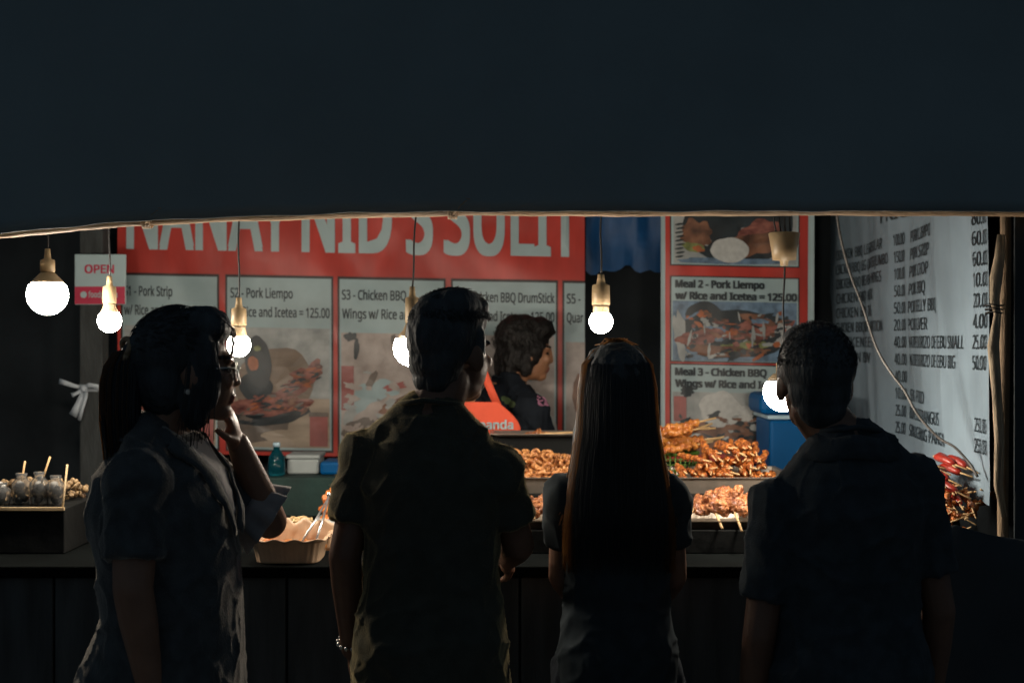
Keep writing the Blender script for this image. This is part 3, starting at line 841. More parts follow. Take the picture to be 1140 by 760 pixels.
# curly fried pieces
G3 = 'curly fried pieces heaped in the deep tray'
def curl_proto():
    bm = bmesh.new(); pts = []; ph = rnd(0, 6); turns = rnd(1.2, 2.2); R = rnd(.011, .017)
    for k in range(26):
        t = k/25; a = ph+turns*2*PI*t
        pts.append((R*math.cos(a)*(1-.3*t), R*math.sin(a)*.8, (t-.5)*.045+.004*math.sin(3*a)))
    tube(bm, pts, [.0052*(.7+.5*abs(math.sin(k*1.7))) for k in range(26)], 8)
    me = to_mesh('fried_curl', bm, M['curl'])
    displace(me, lambda c, n: .0012*noise.noise(c*200))
    return me
cms = [curl_proto() for _ in range(7)]
for k in range(120):
    x = rnd(-.055, .215); y = rnd(4.095, 4.40)
    h = .095*max(.15, 1-((x-.075)/.20)**2)*max(.3, 1-((y-4.29)/.17)**2)
    o = bpy.data.objects.new('fried_curl', random.choice(cms)); C.objects.link(o)
    o.location = (x, y, 1.125+h*rnd(.35, 1.)); o.rotation_euler = (rnd(0, 6), rnd(0, 6), rnd(0, 6)); s = rnd(.8, 1.25); o.scale = (s, s, s)
    tag(o, 'curly golden fried piece heaped in the deep tray left of the long-haired woman', 'snack', G3)

# thick barbecue pieces on the front tray
def bbq(center, tipdir, L, rad, stick_end, label, curlz=0.):
    d = V(tipdir).normalized()
    t = thing('barbecue_skewer', label, 'skewer', center, 0)
    c = V(center); parts = []
    x, y, z = basis(d)
    for k in range(7):
        s = (k-3)/3.
        rr = 1.15*rad*(1-.30*s*s)*rnd(.75, 1.12)
        parts.append((c+d*(s*L*.46)+x*rnd(-.35, .35)*rad, (rr*1.1, rr*.5, rr*.72), Euler((rnd(-1, 1), rnd(-1, 1), rnd(-1, 1))).to_matrix()))
    parts.append((c-d*L*.45+z*.2*rad, (rad*.5, rad*.5, rad*.4), None))
    me = lumpy(parts, .0022, .0050, 62, 1, rnd(0, 30)); me.materials.append(M['bbq']); link('meat', me, t)
    bm = bmesh.new(); tube(bm, [c-d*L*.4, V(stick_end)], .0036, 8); obj('stick', bm, M['stick'], t)
    return t
Yb = 3.87
bbq(P(778, 563, 3.90), (.1, -.5, -.1), .075, .027, P(768, 574, 3.80), 'small brown barbecue piece leftmost on the front tray')
bbq(P(795, 560, 3.885), (.10, -.6, -.12), .10, .033, P(804, 588, 3.765), 'brown barbecue skewer in the middle, its stick over the tray edge')
bbq(P(818, 556, 3.88), (.18, -.55, -.18), .115, .036, P(826, 591, 3.755), 'largest brown barbecue skewer with its stick pointing at the customers, right of two others')
bbq(P(842, 560, 3.93), (.1, -.4, -.1), .10, .03, P(850, 580, 3.80), 'brown barbecue piece at the right end of the front tray, beside the man in black')
for px, sz, lb in ((592, .028, 'barbecue piece on the left shallow tray, next to the elbow of the man in olive'), (609, .029, 'barbecue piece on the left shallow tray, next to the long-haired woman'), (628, .027, 'barbecue piece on the left shallow tray, behind the long-haired woman')):
    bbq(P(px, 564, 3.91), (.1, -.4, -.1), .08, sz, P(px+3, 577, 3.80), lb)
bbq(P(598, 483, 4.51), (1, .1, .05), .07, .017, P(640, 481, 4.5), 'pale piece of meat lying on the raised metal tray')

# hotdogs at the right
G5 = 'red hotdog skewers at the right end of the counter'
def hot_proto():
    t = thing('hotdog_skewer', 'red hotdog skewer in the pile at the right end of the counter', 'skewer', (0, 0, 0), 0, G5)
    bm = bmesh.new(); tube(bm, [(0, 0, 0), (0, .13, 0)], .0024, 6); obj('stick', bm, M['stick'], t, local=True)
    bm = bmesh.new()
    tube(bm, [(0, .045, 0), (0, .048, 0), (0, .057, .001), (.001, .085, .003), (0, .112, .001), (0, .121, 0), (0, .124, 0)], [.002, .0075, .0105, .0112, .0105, .0075, .002], 14); obj('sausage', bm, M['hotdog'], t, local=True)
    return t
hp = hot_proto(); 
hot = [(1040, 513, 3.82), (1052, 512, 3.82), (1064, 514, 3.80), (1076, 518, 3.78), (1046, 520, 3.80), (1070, 522, 3.78), (1058, 532, 3.76), (1050, 542, 3.74), (1068, 546, 3.72), (1060, 558, 3.70)]
for k, (px, py, Y_) in enumerate(hot):
    place(hp, P(px, py, Y_)+V((.012, -.055, -.015)), (.20+rnd(-.1, .1), 0, .25+rnd(-.5, .5)), used)
G7 = 'thin skewers heaped below the hotdogs'
tp_ = [skewer_proto('thin orange skewer heaped below the red hotdogs at the right end', 6, .17, .11, .009, 'isaw', .0022, G7) for _ in range(2)]
for k in range(26):
    px, py = rnd(1030, 1082), rnd(528, 578)
    px = min(px, 1084-(578-py)*.12)
    place(tp_[k % 2], P(px, py, 3.78-(py-528)/50*.13)+V((.01, -.06, -.012)), (.25+rnd(-.2, .2), rnd(0, 6), .2+rnd(-.6, .6)), used)
ht = P(1050, 0, 3.75)
bm = bmesh.new()
for v in [(.98, 3.62, CT+.001), (1.175, 3.62, CT+.001), (1.185, 4.03, 1.135), (.98, 4.03, 1.135)]: pass
rings_mesh(bm, [[V((.97, 3.625, CT+.002)), V((1.165, 3.625, CT+.002)), V((1.175, 3.785, 1.14)), V((.97, 3.785, 1.14))],
                [V((.97, 3.64, CT+.002)), V((1.165, 3.64, CT+.002)), V((1.175, 3.785, 1.115)), V((.97, 3.785, 1.115))]])
tag(obj('slanted_board', bm, M['ctop'], smooth=False), 'dark slanted board under the red hotdog skewers', 'board')
bm = bmesh.new(); a = P(1040, 515, 3.9)
rings_mesh(bm, [[V((1.0, 3.79, 1.13)), V((1.17, 3.79, 1.13)), V((1.17, 3.94, 1.15)), V((1.0, 3.94, 1.15))], [V((.99, 3.785, 1.142)), V((1.18, 3.785, 1.142)), V((1.18, 3.95, 1.205)), V((.99, 3.95, 1.205))]])
tag(obj('food_box', bm, M['foam'], smooth=False), 'white foam box behind the red hotdogs', 'box')

# blue cooler ----------------------------------------------------------
YC = 4.82
x0, x1 = P(857, 0, YC).x, P(934, 0, YC).x
zt, zb = P(0, 463, YC).z, P(0, 512, YC).z
bm = bmesh.new(); box(bm, (-1.3, 4.74, .92), (1.22, 5.14, .95), bev=.003); obj('table_top', bm, M['counter'], tb, smooth=False)
for x, y in ((-1.25, 4.79), (1.17, 4.79), (-1.25, 5.1), (1.17, 5.1)):
    bm = bmesh.new(); box(bm, (x-.025, y-.025, 0), (x+.025, y+.025, .919)); obj('leg', bm, M['counter'], tb, smooth=False)
ck = thing('cooler', 'bright blue plastic cooler with a pale rim behind the heap of skewers', 'cooler', ((x0+x1)/2, YC+.14, .95))
bm = bmesh.new(); box(bm, (x0, YC, .951), (x1-.05, YC+.28, zt-.012), bev=.012); obj('body', bm, M['coolblue'], ck, smooth=False)
bm = bmesh.new(); box(bm, (x0-.008, YC-.008, zt-.011), (x1-.042, YC+.288, zt+.003), bev=.004); obj('rim', bm, M['coolwhite'], ck, smooth=False)
bm = bmesh.new(); box(bm, (x0-.03, YC+.01, zt+.0035), (x1-.05, YC+.27, zt+.075), bev=.02); obj('lid', bm, M['coolblue'], ck, smooth=False)

# bottle, foam boxes, crate behind the cream bowl
yb = 4.86
c = P(308, 529, yb)
bz = c.z
bm = bmesh.new(); box(bm, (P(281, 0, 4.8).x, 4.80, .951), (P(395, 0, 4.8).x, 5.1, bz-.001), bev=.006)
tag(obj('storage_crate', bm, M['greend'], smooth=False), 'dark green crate on the back table under the bottle', 'crate')
bt = thing('bottle', 'clear blue plastic bottle standing under the left end of the red banner', 'bottle', (c.x, c.y, bz))
k = yb/F
bm = bmesh.new(); lathe(bm, (c.x, c.y, bz), [(8.5*k, 0), (9.5*k, 2*k), (9.5*k, 16*k), (8.6*k, 17*k), (9.3*k, 20*k), (5*k, 27*k), (3.6*k, 29*k), (3.6*k, 32*k)], 24); obj('body', bm, M['water'], bt)
bm = bmesh.new(); lathe(bm, (c.x, c.y, bz+32.2*k), [(4.2*k, 0), (4.2*k, 4*k), (3.8*k, 4.6*k)], 20); obj('cap', bm, M['coolwhite'], bt)
a, b = P(322, 527, 4.95), P(357, 508, 4.95)
bm = bmesh.new(); box(bm, (a.x, 4.90, bz), (b.x, 5.05, b.z-.004), bev=.008)
fb = obj('foam_box', bm, M['foam'], smooth=False); tag(fb, 'white foam box beside the blue bottle', 'box')
bm = bmesh.new(); box(bm, (a.x-.004, 4.896, b.z-.0035), (b.x+.004, 5.054, b.z+.010), bev=.004); obj('lid', bm, M['foam'], fb, smooth=False)
a, b = P(359, 527, 4.95), P(392, 512, 4.95)
bm = bmesh.new(); box(bm, (a.x, 4.88, bz), (b.x, 5.05, b.z), bev=.01)
tag(obj('plastic_tub', bm, M['coolblue'], smooth=False), 'blue plastic tub beside the white foam box', 'tub')

# cream fluted bowl ------------------------------------------------------
bx0, bx1, by0, by1 = -.672, -.478, 3.60, 3.80
bl = thing('fluted_bowl', 'cream fluted plastic bowl with a wavy rim, beside the elbow of the woman', 'bowl', ((bx0+bx1)/2, (by0+by1)/2, CT))
bm = bmesh.new()
def rr_ring(e, z, amp, wav=0., n=160):
    cx, cy = (bx0+bx1)/2, (by0+by1)/2; hx, hy = (bx1-bx0)/2+e, (by1-by0)/2+e
    out = []
    for k in range(n):
        a = 2*PI*k/n; ca, sa = math.cos(a), math.sin(a)
        q = (abs(ca)**5+abs(sa)**5)**(-1/5.)
        f = amp*abs(math.sin(a*22))
        out.append(V((cx+(hx-f)*ca*q, cy+(hy-f)*sa*q, z+wav*math.sin(a*13))))
    return out
rings_mesh(bm, [rr_ring(-.016, CT+.001, .0), rr_ring(-.014, CT+.004, .004), rr_ring(-.004, CT+.052, .004), rr_ring(-.002, CT+.056, 0), rr_ring(.006, CT+.060, 0, .003), rr_ring(.006, CT+.063, 0, .003), rr_ring(-.004, CT+.061, 0, .002), rr_ring(-.008, CT+.05, 0), rr_ring(-.02, CT+.010, 0)])
obj('shell', bm, M['cream'], bl)
# liner sheet standing at the back of the bowl
bm = bmesh.new()
g = []
for j in range(9):
    g.append([bm.verts.new((bx0+.01+(bx1-bx0-.005)*i/30, by1-.035+.018*j/8+.006*noise.noise(V((i*.35, j*.3, 3))), CT+.012+(.078+.007*math.sin(i*.8)+.004*noise.noise(V((i*.5, 0, 1))))*j/8)) for i in range(31)])
for j in range(8):
    for i in range(30): bm.faces.new((g[j][i], g[j][i+1], g[j+1][i+1], g[j+1][i]))
ln = obj('paper_liner', bm, M['cream'], bl)
md = ln.modifiers.new('s', 'SOLIDIFY'); md.thickness = .0015
me = lumpy([((rnd(bx0+.03, bx1-.03), rnd(by0+.035, by1-.05), CT+.03), (.025, .025, .018), None) for _ in range(16)], .003, .003, 60)
me.materials.append(M['chick']); tag(link('fried_food', me), 'golden fried food lying inside the cream fluted bowl', 'food')
# tongs
tg = thing('tongs', 'thin metal tongs resting in the cream fluted bowl', 'tongs', P(355, 575, 3.74))
for px, py, w in ((334, 606, 0), (352, 602, .012), (366, 600, .02)):
    if px == 366: continue
    bm = bmesh.new(); tube(bm, [P(px, py, 3.69), P((px+365)/2+1, (py+552)/2+1, 3.77), P(366, 553, 3.84)], [.0035, .003, .0028], 6); obj('arm', bm, M['silver'], tg)
bm = bmesh.new(); ell(bm, P(366, 551, 3.845), (.006, .006, .009)); obj('hinge', bm, M['silver'], tg)
# plate with noodles and shrimp
bm = bmesh.new(); c = V((-.565, 3.98, CT+.001))
pc_ = thing('metal_plate', 'shiny metal plate of noodles behind the cream bowl', 'plate', c)
bm = bmesh.new()
lathe(bm, c, [(.06, 0), (.062, .001), (.095, .035), (.108, .038), (.108, .041), (.094, .039), (.06, .005), (.001, .004)], 40); obj('dish', bm, M['silver'], pc_)
bm = bmesh.new()
for k in range(70):
    a0 = rnd(0, 6); cc = V((-.605+rnd(-.03, .03), 3.965+rnd(-.03, .03), CT+.035+rnd(0, .035)))
    tube(bm, [cc+V((.022*math.cos(a0+q*.5)*(1+.2*math.sin(q)), .018*math.sin(a0+q*.5), .006*math.sin(q*.9+a0))) for q in range(9)], .0025, 5)
tag(obj('noodle_heap', bm, M['noodle']), 'heap of pale noodles on the shiny metal plate', 'food')
bm = bmesh.new()
G6 = None
for k in range(1):
    parts = []
    for q in range(9): parts.append((P(368+rnd(-6, 12), 549+rnd(-6, 10), 4.12+rnd(-.03, .03)), (.016, .012, .011), Euler((rnd(-1, 1), rnd(-1, 1), rnd(-2, 2))).to_matrix()))
    parts.append((P(372, 566, 4.12), (.05, .03, .016), None)); parts.append((P(374, 580, 4.12), (.05, .04, .03), None))
bm.free()
me = lumpy(parts, .003, .003, 60); me.materials.append(M['shrimp']); tag(link('shrimp_heap', me), 'orange shrimp heaped beside the left arm of the man in olive', 'food')
bm = bmesh.new(); lo = P(358, 600, 4.12); box(bm, (P(352, 0, 4.12).x, 4.05, CT+.001), (P(400, 0, 4.12).x, 4.2, P(0, 577, 4.1).z), bev=.006)
tag(obj('paper_box', bm, M['foam'], smooth=False), 'white box on the counter under the orange shrimp', 'box')
# red plate below the woman's elbow
bm = bmesh.new(); c = P(297, 606, 3.36)
ell(bm, c, (.001, .001, .001)); bm.free()
# left display of bags -------------------------------------------------
dx0, dx1 = P(-40, 0, 3.78).x, P(72, 0, 3.78).x
dz = P(0, 566, 3.78).z
dt = thing('display_tray', 'wooden edged display tray at the far left end of the counter', 'tray', ((dx0+dx1)/2, 3.9, CT))
bm = bmesh.new(); box(bm, (dx0, 3.785, CT+.001), (dx1-.002, 4.1, dz), bev=.003); obj('base', bm, M['step'], dt, smooth=False)
bm = bmesh.new(); box(bm, (dx0, 3.772, dz-.004), (dx1, 3.784, dz+.004)); obj('front_strip', bm, M['wood'], dt, smooth=False)
bm = bmesh.new(); tube(bm, [P(70, 564, 3.78), P(75, 517, 3.86)], .003, 6); obj('side_strip', bm, M['wood'], dt)
def bag(px, py, h, label, stick):
    c = P(px, py, 3.85+rnd(-.02, .02)); c.z = dz+.001
    t = thing('snack_cup', label, 'cup', c, 0, 'clear cups of snacks at the left end')
    r = .026
    bm = bmesh.new(); lathe(bm, c, [(r*.75, 0), (r*.8, .001), (r, h*.55), (r*.95, h*.7), (r*.5, h*.85), (r*.62, h)], 20, cap=False)
    o = obj('clear_cup', bm, M['clear'], t); md = o.modifiers.new('s', 'SOLIDIFY'); md.thickness = .001
    bm = bmesh.new()
    for k in range(10):
        a = rnd(0, 6); q = rnd(0, r*.45); ell(bm, (c.x+q*math.cos(a), c.y+q*math.sin(a), c.z+.012+.006*k*.8), (.011, .011, .010), None, 12, 8)
    obj('snack_balls', bm, M['ball'], t)
    if stick:
        bm = bmesh.new(); tube(bm, [(c.x-.005, c.y, c.z+.03), P(stick[0], stick[1], c.y)], .0028, 6); obj('stick', bm, M['stick'], t)
bag(24, 560, .085, 'clear cup of grey balls with a short stick, nearest the left edge', (28, 513))
bag(44, 560, .09, 'clear cup of grey balls with the longest stick, in the middle of its row', (56, 508))
bag(62, 560, .08, 'clear cup of grey balls without a stick, next to the ponytailed woman', None)
bag(2, 560, .06, 'low clear cup cut by the left edge of the picture', None)
bm = bmesh.new()
for k in range(130):
    ell(bm, (rnd(dx0, dx1-.02), rnd(3.93, 4.08), dz+rnd(.004, .05)), (rnd(.006, .012), rnd(.006, .012), rnd(.004, .008)), Euler((rnd(0, 3), rnd(0, 3), 0)).to_matrix(), 8, 6)
tag(obj('dried_snacks', bm, M['bits']), 'brown dried snacks heaped behind the clear cups', 'food', kind='stuff')

# ------------------------------------------------------------------ people
def hand(bm, wrist, d, pn, side, curl=.35, spread=.06, sc_=1., thumb=.35):
    """side=+1 right hand; d along the fingers, pn where the palm faces"""
    d = V(d).normalized(); pn = V(pn); pn = (pn-d*pn.dot(d)).normalized()
    t = pn.cross(d)*side*1.0
    rot = Matrix((t, d, pn)).transposed()
    w = V(wrist)
    ell(bm, w+d*.048*sc_, (.040*sc_, .054*sc_, .0155*sc_), rot)
    ell(bm, w+d*.03*sc_+t*.022*sc_+pn*.008*sc_, (.02*sc_, .032*sc_, .016*sc_), rot)
    for i, L in enumerate((.072, .080, .074, .058)):
        off = (.030-.0195*i)*sc_
        p = w+d*(.088-(.006 if i in (0, 3) else 0))*sc_+t*off
        dirv = (d+t*(spread*(1.5-i))).normalized()
        ax = dirv.cross(pn).normalized()
        r = .0085*sc_*(1 if i < 3 else .88)
        prev = w+d*.06*sc_+t*off*.9
        capsule(bm, prev, p, r*1.1, r, 10)
        for s, fr in enumerate((.45, .31, .24)):
            dirv = (Matrix.Rotation(curl*(1, 1.3, .9)[s], 3, ax) @ dirv).normalized()
            q = p+dirv*L*fr*sc_
            capsule(bm, p, q, r, r*.92, 10); p = q; r *= .92
    p = w+d*.022*sc_+t*.03*sc_
    td = (d*.75+t*.6+pn*thumb).normalized()
    q = p+td*.042*sc_; capsule(bm, p, q, .0115*sc_, .0098*sc_, 10)
    td = (td+d*.3-t*.25+pn*.2).normalized(); capsule(bm, q, q+td*.03*sc_, .0098*sc_, .0078*sc_, 10)

def tagm(base, m, tr):
    return tr @ V(base)

def person(label, X, Y, yaw, H, sw=.165, bulk=1., head_yaw=0., head_pitch=0., head_off=(0, 0, 0), arms=None,
           skin='skin', female=False, voxel=.005, top=None, sleeve=.6, bottom='jean', topmat='navy', hem=.78, belly=0., shz=(1.35, 1.35), crease=1., band=True):
    """arms: {side: (elbow_world, wrist_world, finger_dir_world, palm_world, curl)}"""
    R = thing('person', label, 'person', (X, Y, 0), yaw)
    inv = ROOT[R].inverted(); inv3 = inv.to_3x3()
    s = H/1.70
    J = {}
    J['neck'] = V((0, -.012, 1.45*s)); J['head'] = V((0, .02, 1.578*s))+V(head_off)
    tors = [(.82, .158, .112, 0), (.93, .168, .122, -.01), (1.05, .148, .105, 0), (1.18, .158, .112, 0), (1.28, .168 if female else .176, .120, 0), (1.355, .138, .100, -.005), (1.41, .088, .075, -.01), (1.45, .06, .06, -.012)]
    def torso(bm, off, zmin, zmax, fl=0.):
        rows = []
        zs = [q[0]*s for q in tors]
        st = [zmin]+[z for z in zs if zmin+.01 < z < zmax-.005]+[zmax]
        for z in st:
            for a, b in zip(tors, tors[1:]):
                if a[0]*s <= z <= b[0]*s+1e-6:
                    t = (z-a[0]*s)/((b[0]-a[0])*s); break
            else:
                a = b = tors[0] if z < zs[0] else tors[-1]; t = 0
            kx = sw/.165
            rx = (a[1]+(b[1]-a[1])*t)*s*bulk*kx**.6+off; ry = (a[2]+(b[2]-a[2])*t)*s*bulk+off; cy = a[3]+(b[3]-a[3])*t
            if z < 1.2*s:
                rx += fl*(1.2*s-z); ry += fl*(1.2*s-z)
                cy += belly*math.sin(PI*min(1, max(0, (1.25*s-z)/(.35*s))))
            rows.append((0, cy, z, rx, ry))
        loft(bm, rows, 28, p=2.3)
    sh = {}; el = {}; wr = {}; fd = {}; pd = {}; cv = {}
    for sd in (-1, 1):
        sh[sd] = V((sd*sw*s/.97, 0, (shz[0] if sd < 0 else shz[1])*s))
        el[sd] = sh[sd]+V((sd*.045, -.02, -.285*s)); wr[sd] = el[sd]+V((sd*.005, .06, -.235*s)); fd[sd] = V((0, .15, -1)); pd[sd] = V((-sd, .1, 0)); cv[sd] = .3
        if arms and sd in arms:
            e, w_, f_, p_, c_ = arms[sd]
            el[sd] = inv @ V(e); wr[sd] = inv @ V(w_); fd[sd] = inv3 @ V(f_); pd[sd] = inv3 @ V(p_); cv[sd] = c_
    hip = {sd: V((sd*.085*s*bulk**.5, 0, .88*s)) for sd in (-1, 1)}
    knee = {sd: V((sd*.10*s, .015, .47*s)) for sd in (-1, 1)}
    ank = {sd: V((sd*.105*s, -.02, .085*s)) for sd in (-1, 1)}
    # body --------------------------------------------------------------
    bm = bmesh.new()
    torso(bm, 0, .80*s, 1.45*s)
    HM = Matrix.Translation(J['head']) @ Matrix.Rotation(head_yaw, 4, 'Z') @ Matrix.Rotation(head_pitch, 4, 'X') @ Matrix.Scale((.5+.5*s)*(.96 if female else 1.), 4)
    H3 = HM.to_3x3()
    def hp(c): return HM @ V(c)
    def he(c, r, rot=None): ell(bm, hp(c), r, H3 @ rot if rot else H3)
    neck_r = .045 if female else .054
    capsule(bm, J['neck']+V((0, 0, -.03)), hp((0, -.02, -.06)), neck_r*1.12, neck_r)
    he((0, -.018, .03), (.075, .094, .086)); he((0, .03, -.03), (.060, .062, .078)); he((0, .06, -.088), (.030, .026, .022))
    he((0, .02, -.075), (.052, .055, .035))
    he((0, .074, .022), (.052, .016, .012))
    for sd in (-1, 1):
        he((sd*.034, .070, -.022), (.022, .018, .02)); he((sd*.075, -.006, -.012), (.009, .021, .032), Euler((.15, 0, sd*-.35)).to_matrix())
    capsule(bm, hp((0, .088, .012)), hp((0, .096, -.027)), .0075, .0100, 10)
    he((0, .093, -.029), (.016, .010, .008)); he((0, .085, -.057), (.023, .011, .0065)); he((0, .081, -.068), (.020, .011, .007))
    for sd in (-1, 1):
        capsule(bm, J['neck']+V((sd*.024, -.005, -.004)), sh[sd]+V((-sd*.03, -.005, .014)), .042*s, .044*s)
        ell(bm, sh[sd], (.056*s*bulk**.5, .056*s, .058*s))
        capsule(bm, sh[sd], el[sd], .047*s*bulk**.6, .038*s*bulk**.4); mid = el[sd].lerp(wr[sd], .3)
        capsule(bm, el[sd], mid, .038*s*bulk**.4, .037*s*bulk**.4); capsule(bm, mid, wr[sd], .037*s*bulk**.4, .025*s)
        hand(bm, wr[sd], fd[sd], pd[sd], sd, cv[sd], sc_=s*(.92 if female else 1.))
        capsule(bm, hip[sd], knee[sd], .088*s*bulk**.7, .058*s); capsule(bm, knee[sd], knee[sd].lerp(ank[sd], .3)+V((0, -.015, 0)), .055*s, .055*s)
        capsule(bm, knee[sd].lerp(ank[sd], .3)+V((0, -.015, 0)), ank[sd], .055*s, .037*s)
        capsule(bm, ank[sd], V((ank[sd].x, .13*s, .035)), .037*s, .03*s)
    me = remesh(bm, voxel, 2)
    me.materials.append(M[skin]); me.materials.append(M['lips']); me.materials.append(M['eye'])
    hi_ = HM.inverted()
    for p in me.polygons:
        c = hi_ @ p.center
        if c.y > .05 and abs(c.z+.063) < .0085 and abs(c.x) < .022: p.material_index = 1
        elif c.y > .055 and ((abs(c.x)-.033)/.013)**2+((c.z+.002)/.006)**2 < 1: p.material_index = 2
        elif c.y > .05 and abs(c.x) < .052 and abs(c.x) > .014 and abs(c.z-.026+.12*max(0, abs(c.x)-.04)) < .0045: p.material_index = 2
    link('body', me, R, local=True)
    # top ---------------------------------------------------------------
    bm = bmesh.new()
    torso(bm, .013, hem*s, 1.438*s, .06)
    for sd in (-1, 1):
        capsule(bm, J['neck']+V((sd*.028, -.005, -.012)), sh[sd]+V((-sd*.03, -.005, .014)), .053*s, .056*s)
        ell(bm, sh[sd], (.066*s*bulk**.5, .068*s, .068*s))
        a, b = sh[sd], sh[sd].lerp(el[sd], min(sleeve, 1.))
        cone(bm, a, b, .060*s*bulk**.5, (.058 if sleeve < 1 else .05)*s*bulk**.5, 24)
        if sleeve > 1:
            ell(bm, el[sd], (.05*s,)*3)
            cone(bm, el[sd], el[sd].lerp(wr[sd], min(1, sleeve-1)), .049*s, .036*s, 22)
    me = remesh(bm, .006, 7)
    rs = random.uniform(0, 100)
    def folds(c, n):
        f = .0025*noise.noise(V((c.x*9+rs, c.y*9, c.z*4)))+.002*noise.noise(V((c.x*26+c.z*14, c.y*26, c.z*13+rs)))
        rid = 1-abs(noise.noise(V((c.x*7+c.z*6, c.y*7, c.z*7-c.x*5+rs))))*2
        rid2 = 1-abs(noise.noise(V((c.x*15-c.z*8, c.y*15, c.z*9+c.x*6+rs))))*2
        return f+crease*(.006*max(0, rid)**5+.0045*max(0, rid2)**5)
    displace(me, folds)
    me.materials.append(M[topmat])
    tp = link('shirt', me, R, local=True)
    bm = bmesh.new() if band else None
    if band: tube(bm, [J['neck']+V(((neck_r+.014)*math.cos(a), (neck_r+.013)*math.sin(a)+.004, .022-.022*max(0, math.sin(a))-.010*abs(math.cos(a)))) for a in [2*PI*q/40 for q in range(41)]], .0058, 10)
    if band: obj('neckband', bm, M[topmat], R, local=True)
    # trousers, shoes -----------------------------------------------------
    bm = bmesh.new()
    torso(bm, .009, .80*s, .98*s)
    for sd in (-1, 1):
        capsule(bm, hip[sd], knee[sd], .098*s*bulk**.7, .072*s); cone(bm, knee[sd], ank[sd]+V((0, 0, -.01)), .070*s, .060*s, 22)
    me = remesh(bm, .007, 4); displace(me, folds); me.materials.append(M[bottom]); link('trousers', me, R, local=True)
    for sd in (-1, 1):
        bm = bmesh.new(); x = ank[sd].x
        ell(bm, (x, .02, .05), (.048*s, .09*s, .05)); ell(bm, (x, .10*s, .035), (.05*s, .09*s, .035)); box(bm, (x-.04*s, -.09*s, 0), (x+.04*s, .16*s, .02))
        me = remesh(bm, .006, 3); me.materials.append(M['shoe'])
        mz = min(v.co.z for v in me.vertices); me.transform(Matrix.Translation((0, 0, -mz))); link('shoe', me, R, local=True)
    R_ = dict(root=R, HM=HM, sh=sh, el=el, wr=wr, s=s, inv=inv, neck=J['neck'], tors=torso)
    return R_

def strand(bm, pts, r, mi=1):
    pts = [V(p) for p in pts]; L = len(pts)
    tube(bm, pts, [r*(1 if i < L*.6 else max(.25, 1-(i/L-.6)*1.9)) for i in range(L)], 4, mi, True)

def hair_obj(p, parts, strands, mats=('hair', 'strand', 'strand_rim'), voxel=.005, grooves=.004, smooth=4, fr=(60, 60, 12)):
    """parts: ellipsoids in head space; strands: lists of head-space points"""
    HM = p['HM']; H3 = HM.to_3x3()
    bm = bmesh.new()
    for c, r, rot in parts: ell(bm, HM @ V(c), r, H3 @ rot if rot else H3)
    me = remesh(bm, voxel, smooth)
    displace(me, lambda c, n: grooves*noise.noise(V((c.x*fr[0], c.y*fr[1], c.z*fr[2])))+grooves*.5*noise.noise(V((c.x*fr[0]*3, c.y*fr[1]*3, c.z*fr[2]*2))))
    b2 = bm_from(me); bpy.data.meshes.remove(me)
    for st in strands: strand(b2, [HM @ V(q) for q in st[0]], st[1], st[2] if len(st) > 2 else 1)
    return obj('hair', b2, [M[m] for m in mats], p['root'], local=True)

def cap_pt(th, ph, e=0., c=(0, -.026, .045), r=(.083, .099, .09)):
    """th from straight up, ph around (0 = front)"""
    return V((c[0]+(r[0]+e)*math.sin(th)*math.sin(ph), c[1]+(r[1]+e)*math.sin(th)*math.cos(ph), c[2]+(r[2]+e)*math.cos(th)))

# 1. man in the olive shirt, seen from behind
X0 = (480-570)/F*3.10
man = person('man in olive short sleeved shirt seen from behind, centre, looking right', X0, 3.10, math.radians(-8), 1.645, sw=.145, bulk=.94, shz=(1.335, 1.305), head_yaw=math.radians(-30), head_off=(.040, .015, -.002),
    arms={1: (P(577, 606, 3.12), P(566, 622, 3.32), (-.1, 1, .05), (-1, 0, -.3), .5), -1: (P(384, 618, 3.08), P(392, 722, 3.17), (.1, .4, -1), (1, .2, 0), .35)}, topmat='olive', sleeve=.66, hem=.79)
parts = [((0, -.026, .036), (.081, .097, .086), None), ((0, -.012, .075), (.080, .096, .066), None), ((0, -.052, -.01), (.068, .060, .07), None), ((0, .035, .098), (.066, .050, .040), None), ((.03, -.02, .105), (.05, .06, .04), None), ((0, -.07, -.055), (.05, .03, .04), None)]
for sd in (-1, 1): parts.append(((sd*.066, .004, .02), (.016, .03, .045), None))
sts = []
for k in range(2600):
    th = math.acos(rnd(.1, 1)); ph = rnd(0, 2*PI)
    if th > 1.0 and abs(math.atan2(math.sin(ph), math.cos(ph))) < .8: continue
    b = cap_pt(th, ph, 0, (0, -.012, .07), (.081, .097, .070)); n = (b-V((0, -.012, .05))).normalized()
    d = (V((rnd(-.5, .5), .9+rnd(-.3, .3), .05))*(1 if th < .9 else .3)+V((0, 0, -.5 if th > .9 else .0))+n*.22).normalized(); L = rnd(.012, .028) if th < .9 else rnd(.008, .016)
    sts.append(([b-n*.003, b+d*L*.5+n*.003, b+d*L*.9+n*rnd(-.004, .003)], .0006))
hair_obj(man, parts, sts, grooves=.003, fr=(45, 45, 30))
bm = bmesh.new(); w = man['wr'][-1]; dd = (man['el'][-1]-w).normalized(); x, y, z = basis(dd)
for k in range(14):
    a = 2*PI*k/14; ell(bm, w+dd*.02+(x*math.cos(a)+y*math.sin(a))*.030, (.0055, .0055, .0055), None, 10, 8)
obj('bracelet', bm, M['metal'], man['root'], local=True)

